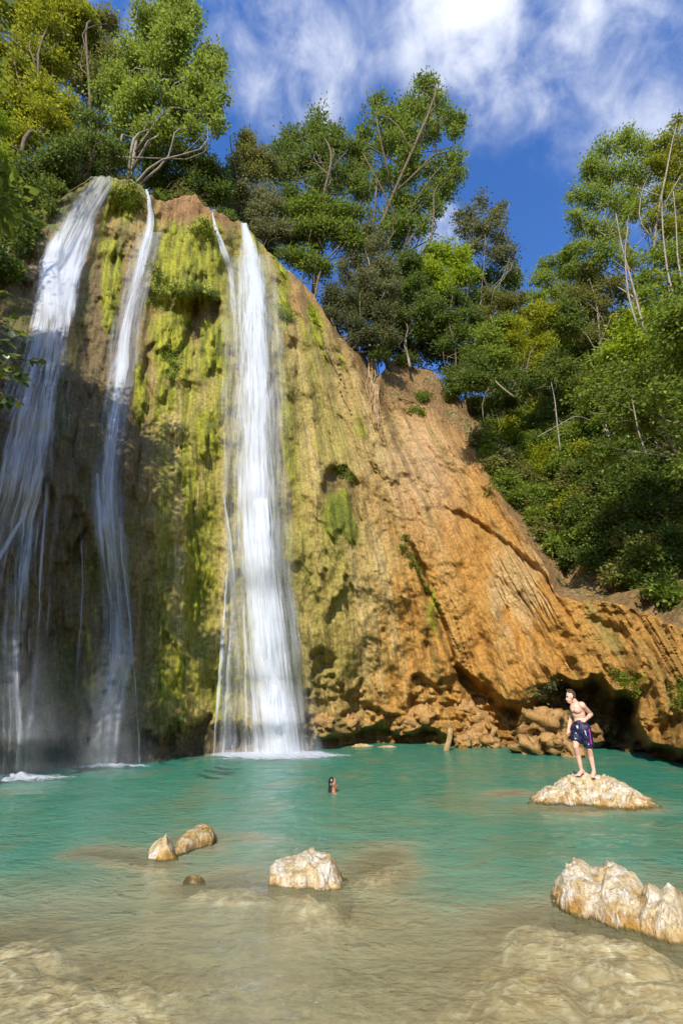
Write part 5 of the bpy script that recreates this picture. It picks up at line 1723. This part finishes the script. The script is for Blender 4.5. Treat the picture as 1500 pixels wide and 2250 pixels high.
# tufa lumps at the foot of the cliff
GB_ = 'orange tufa lumps at the foot of the cliff'
for k, (u, v, rp) in enumerate([(712, 1592, 20), (770, 1590, 18), (905, 1588, 18), (935, 1575, 20), (880, 1600, 14),
                                (1022, 1560, 20), (1048, 1580, 22), (1030, 1600, 20), (1062, 1612, 22), (1042, 1630, 20), (1078, 1634, 16), (1018, 1630, 14), (1060, 1545, 14)]):
    h = hit_near(u, v)
    p = np.array(h[0])
    m = p[1] / ray(u, v)[1] * PXM
    R = rp * m
    lump('tufa_lump', 'knobbly orange tufa lump piled along the foot of the cliff', p + np.array([0, .55 * R, 0]), (R * 1.1, R, R * .8), 'tufa', 50 + k, GB_, 'rock', .6)
for u, v, rp, lab in [(1200, 1585, 36, 'large orange block inside the mouth of the cave, left of the man'), (1225, 1628, 22, 'small sunlit orange block at the waterline behind the man'),
                      (1180, 1640, 34, 'flat pale orange block at the waterline, left end of the cave'), (1262, 1652, 16, 'pale pointed slab at the waterline behind the man\'s legs')]:
    h = hit_near(u, v)
    p = np.array(h[0])
    p = at_y(u, v, min(p[1] - .6, {1200: 22.6, 1225: 21.4, 1180: 22.2, 1262: 20.9}[u]))
    R = rp * p[1] / ray(u, v)[1] * PXM
    lump('cave_block', lab, p + np.array([0, .3 * R, -.1]), (R * 1.1, R, R * .72), 'tufa', u * .1, None, 'rock', .75)
for u, v, rp, lab in [(797, 1637, 22, 'flat pale stone awash at the cliff foot, nearer the broad waterfall'), (851, 1639, 18, 'flat pale stone awash at the cliff foot, farther from the broad waterfall')]:
    p = at_z(u, v + 3)
    R = rp * p[1] / ray(u, v)[1] * PXM
    lump('flat_stone', lab, p - np.array([0, .0, .02]), (R, R * .5, R * .22), 'ochre', u * .1)

# wooden post standing in the water
pb = at_z(981, 1649)
pt = at_y(990, 1602, pb[1] - .1)
root = thing('wooden_post', 'short round wooden post leaning out of the water below the cliff', 'post', pb)
g = Geo()
Q = np.array([pb + (pt - pb) * t for t in np.linspace(-.6, 1, 9)])
Q[:, 0] += .02 * np.sin(np.arange(9) * 1.4)
g.tube(Q, np.linspace(.135, .115, 9), 14)
link('shaft', g.mesh('shaft'), M['post'], root)
g = Geo()
g.tube([pt, pt + (pt - pb) * .02], [.117, .10], 14)
link('cut_end', g.mesh('cut_end'), M['root'], root)

# pale root bundle hanging on the cliff edge
root = thing('hanging_roots', 'pale bundle of hanging roots beside the edge of the pinkish apron', 'roots', hit_near(822, 850)[0])
g = Geo()
r = np.random.default_rng(77)
for k in range(26):
    u0 = 818 + r.normal() * 5
    pts = []
    for v, du in ((770, 0), (820, 2), (850, 4), (890, 6), (930, 10), (950 + r.uniform(-40, 14), 14)):
        h = hit_near(u0 + du, v)
        p = at_y(u0 + du + r.normal() * 4 * (v > 780), v, h[0][1] - .35 - .1 * r.random())
        pts.append(p)
    n = 4 + (k % 3)
    g.tube(smooth_path(pts[:n] if n > 3 else pts, 14), np.linspace(.05, .016, 14), 5)
link('root', g.mesh('root'), M['root'], root)
# dry fibres hanging from the bank lip
root = thing('dry_grass', 'curtain of dry straw coloured grass hanging from the brown earth bank', 'dry grass', hit_near(960, 880)[0])
g = Geo()
for k in range(170):
    u0 = r.uniform(915, 1045)
    v0 = np.interp(u0, [915, 960, 1000, 1045], [838, 832, 850, 900]) + r.normal() * 8
    h = hit_near(u0, v0)
    L = r.uniform(18, 60)
    p0 = at_y(u0, v0, h[0][1] - .2)
    p1 = at_y(u0 + r.normal() * 4, v0 + L * .5, h[0][1] - .5)
    p2 = at_y(u0 + r.normal() * 7 + 3, v0 + L, h[0][1] - .45)
    g.tube(smooth_path([p0, p1, p2], 5), np.linspace(.02, .008, 5), 3)
o = link('fibre', g.mesh('fibre'), M['root'], root)
o['kind'] = 'stuff'

# ------------------------------------------------------------------ plants on the rock face
for lab, pts, key, lf in [
    ('column of rounded blue green cushion plants in the cleft of the orange apron', [(890, 1183, 13), (886, 1203, 11), (899, 1222, 12), (906, 1240, 13), (916, 1258, 14), (926, 1278, 12), (934, 1296, 10)], 'moss', .085),
    ('bright green fern patch hanging over the cave at right', [(1362, 1482, 15), (1378, 1488, 15), (1392, 1498, 14), (1402, 1514, 13), (1404, 1530, 10), (1372, 1500, 10)], 'moss', .10),
    ('green fern clump on the rock at the right edge above the water', [(1492, 1500, 14), (1498, 1520, 16), (1496, 1545, 14)], 'moss', .10),
    ('grey green plants hanging at the left end of the cave roof', [(1182, 1522, 15), (1196, 1512, 13), (1206, 1500, 12), (1190, 1536, 10)], 'leaf_grey', .12),
    ('fern beside the top right of the broad waterfall', [(622, 688, 15), (636, 700, 14), (612, 676, 10)], 'leaf_mid', .16),
    ('dark fern tuft at the top of the mossy niche', [(755, 1042, 13), (770, 1052, 11), (742, 1030, 10)], 'leaf_mid', .13),
    ('blue green fern patch on the moss left of the dark hollow', [(372, 775, 17), (378, 800, 14), (362, 790, 12), (374, 822, 11)], 'leaf_mid', .13),
    ('dark fern fringe along the top of the hollow in the mossy cliff', [(405, 640, 13), (425, 632, 14), (445, 636, 13), (465, 650, 11), (385, 632, 13)], 'leaf_dark', .13),
    ('dark bushy fern on the moss between the two middle falls', [(338, 590, 13), (345, 615, 15), (352, 640, 13), (340, 660, 11)], 'leaf_dark', .14),
    ('mossy fern tuft on the green knob at the top', [(290, 420, 16), (300, 440, 15), (285, 455, 14), (268, 425, 14), (262, 445, 12)], 'moss', .15),
    ('bright mossy tuft on the cliff under the red earth knob', [(445, 505, 15), (460, 520, 14), (430, 510, 12), (450, 490, 11)], 'moss', .14),
    ('small green plant on the ridge edge right of the broad fall', [(685, 690, 10), (690, 705, 9), (680, 676, 7)], 'leaf_bright', .12),
]:
    u, v, rr = pts[0]
    h = hit_near(u, v)
    root = thing('fern' if 'fern' in lab else 'cliff_plant', lab, 'plant', h[0])
    cl = []
    for (u, v, rp) in pts:
        p = np.array(hit_near(u, v)[0])
        m = p[1] / ray(u, v)[1] * PXM
        R = rp * m
        cl.append((at_y(u, v, p[1] - .12), (R, R * .7, R * .85), 2.6 * math.pi * R * R / (lf * lf * .29)))
    leaf_cloud('fern', cl, lf, 1.0, M[key], root, int(pts[0][0]), .35, (.1, 1.2), 'foliage')

# ------------------------------------------------------------------ the leafy branch at the left edge, every leaf a piece of its own
def near_branch():
    Y0 = 6.3
    root = thing('leafy_branch', 'leafy branch with rounded glossy leaves reaching in from the left edge', 'branch', at_y(-60, 760, Y0))
    g = Geo()
    twigs = [[(-90, 560), (-50, 610), (-10, 640), (26, 650)], [(-90, 640), (-40, 690), (10, 715), (44, 736)], [(-90, 700), (-40, 745), (30, 782), (84, 796)],
             [(-90, 740), (-40, 790), (20, 822), (70, 838)], [(-90, 770), (-40, 830), (0, 862), (44, 882)], [(-90, 600), (-50, 660), (-5, 690), (26, 700)], [(-40, 790), (0, 800), (30, 812), (56, 826)],
             [(-90, 720), (-50, 760), (-10, 775), (50, 780)], [(-90, 800), (-40, 850), (-10, 880), (20, 884)], [(-90, 650), (-50, 690), (-20, 730), (20, 752)]]
    r = np.random.default_rng(4)
    spots = []
    for i, tw in enumerate(twigs):
        dy = r.uniform(-.25, .25)
        P = smooth_path([at_y(u, v, Y0 + dy + j * .02) for j, (u, v) in enumerate(tw)], 18)
        g.tube(P, np.linspace(.012, .004, 18), 5)
        for k in range(4, 18):
            for sgn in (-1, 1):
                if r.random() < .8:
                    t = P[min(k + 1, 17)] - P[k - 1]
                    spots.append((P[k], t / np.linalg.norm(t), sgn))
    link('twig', g.mesh('twig'), M['bark_brown'], root)
    # one obovate leaf, cupped along the midrib
    n = 7
    V, F = [], []
    for i in range(n):
        a = i / (n - 1)
        w = .33 * math.sin(math.pi * a ** 1.25) ** .8 + .012
        z = -.18 * a * a
        V += [(-w, a, z + .10 * w), (0, a, z), (w, a, z + .10 * w)]
    for i in range(n - 1):
        b = i * 3
        F += [(b, b + 1, b + 4, b + 3), (b + 1, b + 2, b + 5, b + 4)]
    leaf_me = []
    for j, tnt in enumerate((.0, .2, .45, 1.0)):
        me = bpy.data.meshes.new('leaf')
        me.from_pydata(V, [], F)
        me.polygons.foreach_set('use_smooth', np.ones(len(F), bool))
        set_attr(me, 'tint', np.full(len(F), tnt), 'FACE')
        me.materials.append(M['leaf_near'])
        leaf_me.append(me)
    inv = root.matrix_basis.inverted()
    for p, t, sgn in spots:
        d = t * .6 + np.array([r.normal() * .35, r.normal() * .4 - .15, r.normal() * .3 - .25]) + sgn * np.array([0.2, .2, .45]) * .5
        d = d / np.linalg.norm(d)
        nrm = np.array([r.normal() * .35, -.35 + r.normal() * .3, .85])
        x = np.cross(d, nrm)
        x /= np.linalg.norm(x)
        z = np.cross(x, d)
        L = r.uniform(.13, .20)
        o = bpy.data.objects.new('leaf', leaf_me[r.choice([0, 0, 0, 1, 1, 2, 3])])
        COL.objects.link(o)
        o.parent = root
        o.matrix_parent_inverse = inv
        o.matrix_basis = Matrix(((x[0] * L, d[0] * L, z[0] * L, p[0]), (x[1] * L, d[1] * L, z[1] * L, p[1]), (x[2] * L, d[2] * L, z[2] * L, p[2]), (0, 0, 0, 1)))


near_branch()

# ------------------------------------------------------------------ people
def remeshed(name, g, voxel, smooth, mat, parent):
    me = g.mesh(name)
    o = bpy.data.objects.new('tmp', me)
    COL.objects.link(o)
    md = o.modifiers.new('r', 'REMESH')
    md.mode = 'VOXEL'
    md.voxel_size = voxel
    md.use_smooth_shade = True
    ms = o.modifiers.new('s', 'SMOOTH')
    ms.iterations = smooth
    ms.factor = .5
    dg = bpy.context.evaluated_depsgraph_get()
    dg.update()
    out = bpy.data.meshes.new_from_object(o.evaluated_get(dg))
    bpy.data.objects.remove(o)
    out.name = name
    return link(name, out, M[mat], parent)


def cap(g, a, b, ra, rb, n=6):
    a, b = np.asarray(a, float), np.asarray(b, float)
    g.ball(a, ra, 12, 8)
    g.ball(b, rb, 12, 8)
    g.tube([a + (b - a) * t for t in np.linspace(0, 1, n)], np.linspace(ra, rb, n), 12)


def limb3(g, pts, radii):
    for (a, b, ra, rb) in zip(pts[:-1], pts[1:], radii[:-1], radii[1:]):
        cap(g, a, b, ra, rb)


def build_man():
    def rock_y(u, v, near=True):
        h = BV_STAND.ray_cast(Vector(CAM.tolist()), Vector(ray(u, v).tolist()).normalized(), 60)
        return h[0].y if h[0] is not None else None
    # the near foot rests on the rock where the sight line meets it
    yn = rock_y(1301, 1709) or 10.9
    yf = rock_y(1276, 1704) or yn + .15
    Y0 = (yn + yf) / 2

    def p(u, v, dy=0.0):
        return at_y(u, v, Y0 + dy)
    dn, df = yn - Y0, yf - Y0
    g = Geo()
    f = np.array([-.72, -.60, -.05])
    # torso
    hipR, hipL = p(1267.5, 1600, .06), p(1283, 1600, -.06)
    pel = p(1275.5, 1596)
    g.ball(pel, (.155, .12, .11))
    g.ball(p(1273.5, 1583), (.128, .10, .12))
    g.ball(p(1270, 1569), (.137, .108, .13))
    g.ball(p(1267.5, 1557), (.155, .12, .13))
    cap(g, p(1259, 1551, .10), p(1277, 1550, -.09), .072, .078)
    g.ball(p(1261, 1560, -.04), (.075, .05, .06))                   # chest muscles
    g.ball(p(1268, 1561, -.10), (.085, .05, .062))
    cap(g, p(1275, 1585), pel, .115, .13)
    # neck and head, looking down to the left
    limb3(g, [p(1267, 1551, -.01), p(1262.5, 1543, -.01), p(1257, 1536, -.01)], [.075, .058, .056])
    hc = p(1252.6, 1528.5, -.01)
    rot = Matrix.Rotation(math.radians(24), 3, 'Y')
    g.ball(hc, (.090, .074, .112), 18, 12, rot)
    g.ball(p(1249.5, 1537.5, -.01), (.052, .052, .056))             # jaw
    cap(g, p(1248.8, 1543, -.01), p(1252, 1543.5, -.01), .024, .03) # chin
    cap(g, p(1245.0, 1532.5, -.02), p(1243.2, 1537.0, -.02), .010, .015)  # nose
    cap(g, p(1245.4, 1541.2, -.035), p(1245.6, 1541.2, .005), .009, .009)  # lips
    g.ball(p(1255.6, 1532.5, -.085), (.022, .012, .032))            # ear
    cap(g, p(1246.0, 1529, -.055), p(1246.0, 1529, .035), .014, .014)  # brow
    # his left arm, elbow out and hand on the hip
    sh = p(1278.5, 1551, -.11)
    el = p(1297.8, 1569.5, .02)
    wr = p(1285.5, 1581.5, -.14)
    limb3(g, [sh, (sh * .45 + el * .55), el], [.062, .050, .040])
    limb3(g, [el, el * .6 + wr * .4, wr], [.041, .041, .028])
    pal = p(1281.5, 1585, -.15)
    cap(g, wr, pal, .028, .034)
    for k, (u, v, L) in enumerate([(1277.0, 1583.0, 1), (1275.8, 1584.8, 1), (1276.0, 1586.8, 1), (1277.4, 1588.4, .8)]):
        tip = p(u, v, -.155 + .01 * k)
        mid = (pal + tip) / 2 + np.array([0, -.012, .004])
        limb3(g, [pal + (tip - pal) * .2, mid, tip], [.0115, .0105, .009])
    limb3(g, [pal, p(1282.8, 1582.8, -.15), p(1280.8, 1580.8, -.155)], [.015, .012, .009])
    # his right arm, hanging and a little forward
    sh2 = p(1257.5, 1552, .13)
    el2 = p(1253.5, 1579, .22)
    wr2 = p(1247.8, 1602, .08)
    limb3(g, [sh2, sh2 * .45 + el2 * .55, el2], [.058, .047, .040])
    limb3(g, [el2, el2 * .6 + wr2 * .4, wr2], [.041, .042, .028])
    pal2 = p(1248.2, 1608.5, .06)
    cap(g, wr2, pal2, .028, .036)
    for k, (u, v) in enumerate([(1245.8, 1615.5), (1247.6, 1617.4), (1249.6, 1617.6), (1251.6, 1616.2)]):
        tip = p(u, v, .03 + .02 * k)
        mid = (pal2 + tip) / 2 + np.array([-.008, -.012, 0])
        limb3(g, [pal2 + (tip - pal2) * .15, mid, tip], [.0115, .0105, .009])
    limb3(g, [pal2, p(1245.2, 1609.5, .03), p(1244.6, 1612.5, .02)], [.015, .013, .010])
    # legs
    knF, anF = p(1263.6, 1641, df - .04), p(1275.5, 1689.5, df + .02)
    limb3(g, [hipR, hipR * .5 + knF * .5, knF], [.092, .082, .060])
    cF = knF * .65 + anF * .35 + np.array([.02, .03, 0])
    limb3(g, [knF, cF, anF], [.058, .056, .036])
    hF = p(1281, 1697.0, df + .03)
    bF = p(1270.5, 1702.0, df - .06)
    limb3(g, [anF, hF], [.036, .036])
    limb3(g, [p(1276, 1696, df), bF], [.038, .032])
    for k in range(5):
        a = bF + np.array([.012 * (k - 2) * .8, -.02 * (k - 2) * .8, 0])
        cap(g, a, a + np.array([-.05 + .006 * k, -.03 + .004 * k, -.012]), .0125, .0105 if k else .013)
    knN, anN = p(1293.5, 1645, dn - .02), p(1303, 1690.5, dn + .03)
    limb3(g, [hipL, hipL * .5 + knN * .5, knN], [.092, .080, .058])
    cN = knN * .65 + anN * .35 + np.array([.015, .04, 0])
    limb3(g, [knN, cN, anN], [.056, .055, .036])
    hN = p(1304.5, 1699, dn + .06)
    bN = p(1300.5, 1706.0, dn - .05)
    limb3(g, [anN, hN], [.036, .035])
    limb3(g, [p(1303, 1698, dn + .02), bN], [.040, .034])
    for k in range(5):
        a = bN + np.array([.018 * (k - 2), -.005, 0])
        cap(g, a, a + np.array([-.008 + .006 * k, -.052 + .006 * k, -.012]), .0125, .0105 if k else .013)
    root = thing('person', 'shirtless person in dark purple blue swim shorts standing on a rock, looking down', 'person', p(1288, 1704))
    remeshed('body', g, .0075, 3, 'skin', root)
    # hair
    g = Geo()
    r = np.random.default_rng(9)
    hr = np.array(rot)
    for k in range(75):
        d = r.normal(size=3)
        d /= np.linalg.norm(d)
        if d[2] < -.25 or (d[2] < .42 and d[0] < .1):
            continue
        q = hc + hr @ (d * np.array([.092, .078, .112]))
        e = q + hr @ (np.array([-.35, 0, .1]) * .06 + d * .014) + r.normal(size=3) * .008
        cap(g, q, e, .021, .012, 3)
    g.ball(p(1254.2, 1525.5, .0), (.088, .080, .092), 14, 9, rot)
    remeshed('hair', g, .008, 1, 'hair_brown', root)
    g = Geo()
    for dy in (-.045, .02):
        g.ball(p(1245.8, 1531.0, dy - .01), (.008, .012, .007), 8, 6)
    link('eye', g.mesh('eye'), M['eye'], root)
    # swim shorts
    g = Geo()
    g.ball(p(1275.8, 1600), (.178, .150, .105))
    cap(g, p(1275.3, 1595.0), p(1275.6, 1603), .152, .165)
    g.ball(p(1284.8, 1600, -.07), .112)
    g.ball(p(1266.5, 1601, .06), .108)
    hemF, hemN = p(1264.8, 1629, df - .03), p(1293.0, 1641, dn - .02)
    for a, b in ((p(1268, 1604, .06), hemF), (p(1283.5, 1605, -.06), hemN)):
        n = 12
        pts = np.array([a + (b - a) * t for t in np.linspace(0, 1, n)])
        g.tube(pts, np.linspace(.125, .108, n) * (1 + .05 * np.sin(np.arange(n) * 1.7)), 16)
    sh_ = remeshed('swim_shorts', g, .009, 3, 'shorts', root)
    co = np.array([v.co[:] for v in sh_.data.vertices])
    wr_ = .010 * fbm(co[:, 0] * 16, co[:, 1] * 16, co[:, 2] * 7, 3)
    nn = np.array([v.normal[:] for v in sh_.data.vertices])
    sh_.data.vertices.foreach_set('co', (co + nn * wr_[:, None]).ravel().astype(np.float32))
    sh_.data.update()
    bvs = BVHTree.FromPolygons([tuple(v.co) for v in sh_.data.vertices], [tuple(q.vertices) for q in sh_.data.polygons])

    def on(u, v):
        h = bvs.ray_cast(Vector(CAM.tolist()), Vector(ray(u, v).tolist()).normalized(), 60)
        return np.array(h[0]) if h[0] is not None else None

    def patch(name, pts, rad, mat):
        P = [on(u, v) for u, v in pts]
        P = [q for q in P if q is not None]
        if len(P) > 1:
            g = Geo()
            g.tube(smooth_path(P, 12) if len(P) > 2 else P, rad, 6)
            link(name, g.mesh(name), M[mat], sh_)
    patch('side_stripe', [(1293.0, 1602), (1294.5, 1610), (1295.8, 1620), (1297.2, 1630), (1298.4, 1636)], .010, 'pink_cloth')
    patch('fly_patch', [(1266.4, 1594.8), (1267.3, 1597.4), (1268.0, 1600.2)], .020, 'white_cloth')
    patch('print_mark', [(1283.5, 1605), (1285.5, 1611), (1287.0, 1616)], .010, 'white_cloth')
    patch('print_mark', [(1263.2, 1610), (1265.2, 1612)], .012, 'white_cloth')
    patch('print_mark', [(1261.8, 1622), (1264.4, 1624)], .012, 'white_cloth')
    patch('print_mark', [(1291.5, 1634), (1292.5, 1637)], .010, 'white_cloth')


def build_swimmer():
    w = at_z(731, 1741)
    Y0 = w[1]

    def p(u, v, dy=0.0):
        return at_y(u, v, Y0 + dy)
    root = thing('person', 'person with long wet black hair swimming, only the head above the green water', 'person', w)
    g = Geo()
    hc = p(731.5, 1721.5)
    g.ball(hc, (.085, .078, .118), 16, 12)
    g.ball(p(736.2, 1728, .0), (.045, .05, .05))
    cap(g, p(739.8, 1721.5, 0), p(740.9, 1724.2, 0), .010, .014)
    cap(g, p(738.8, 1728.4, -.02), p(738.8, 1728.4, .02), .009, .009)
    cap(g, p(736.5, 1732, 0), p(738, 1732, 0), .022, .018)
    g.ball(p(732.5, 1724.5, -.078), (.018, .012, .028))
    limb3(g, [p(731.5, 1728), p(732, 1738), w + np.array([0, .02, -.12])], [.055, .058, .08])
    sL, sR = w + np.array([.06, -.20, -.055]), w + np.array([-.02, .2, -.06])
    cap(g, sL, sR, .075, .075)
    cap(g, w + np.array([0, 0, -.2]), w + np.array([-.25, .05, -.5]), .15, .13)
    for s, e in ((sL, w + np.array([.38, -.22, -.10])), (sR, w + np.array([.36, .26, -.12]))):
        limb3(g, [s, (s + e) / 2 + np.array([.02, 0, -.06]), e], [.052, .042, .03])
        pal = e + np.array([.08, 0, 0])
        cap(g, e, pal, .026, .032)
        for k in range(4):
            b = pal + np.array([0, .018 * (k - 1.5), 0])
            limb3(g, [b, b + np.array([.045, .002 * (k - 1.5), -.004]), b + np.array([.08, .004 * (k - 1.5), -.016])], [.011, .010, .008])
        limb3(g, [e + np.array([.03, .02, 0]), e + np.array([.06, .055, 0])], [.013, .010])
    remeshed('body', g, .0085, 3, 'skin_tan', root)
    g = Geo()
    g.ball(p(728.6, 1718.2), (.080, .084, .104), 16, 12)
    r = np.random.default_rng(2)
    for k in range(44):
        a = r.uniform(-1, 1)
        w_ = math.sqrt(1 - a * a)
        x0 = 726.5 - 3.0 * w_ + r.uniform(0, 3)
        limb3(g, [p(x0 + 1.0, 1716 + r.uniform(-2, 2), a * .06), p(x0 - .6, 1725, a * .08), p(x0 - 1.0 + r.uniform(-1, 1.5), 1733, a * .085), p(x0 - .8 + r.uniform(-1.5, 2.5), 1744, a * .09)], [.017, .016, .014, .010])
    remeshed('hair', g, .0085, 1, 'hair_black', root)
    g = Geo()
    g.ball(p(738.6, 1719.6, -.035), (.008, .012, .007), 8, 6)
    link('eye', g.mesh('eye'), M['eye'], root)


build_man()
build_swimmer()
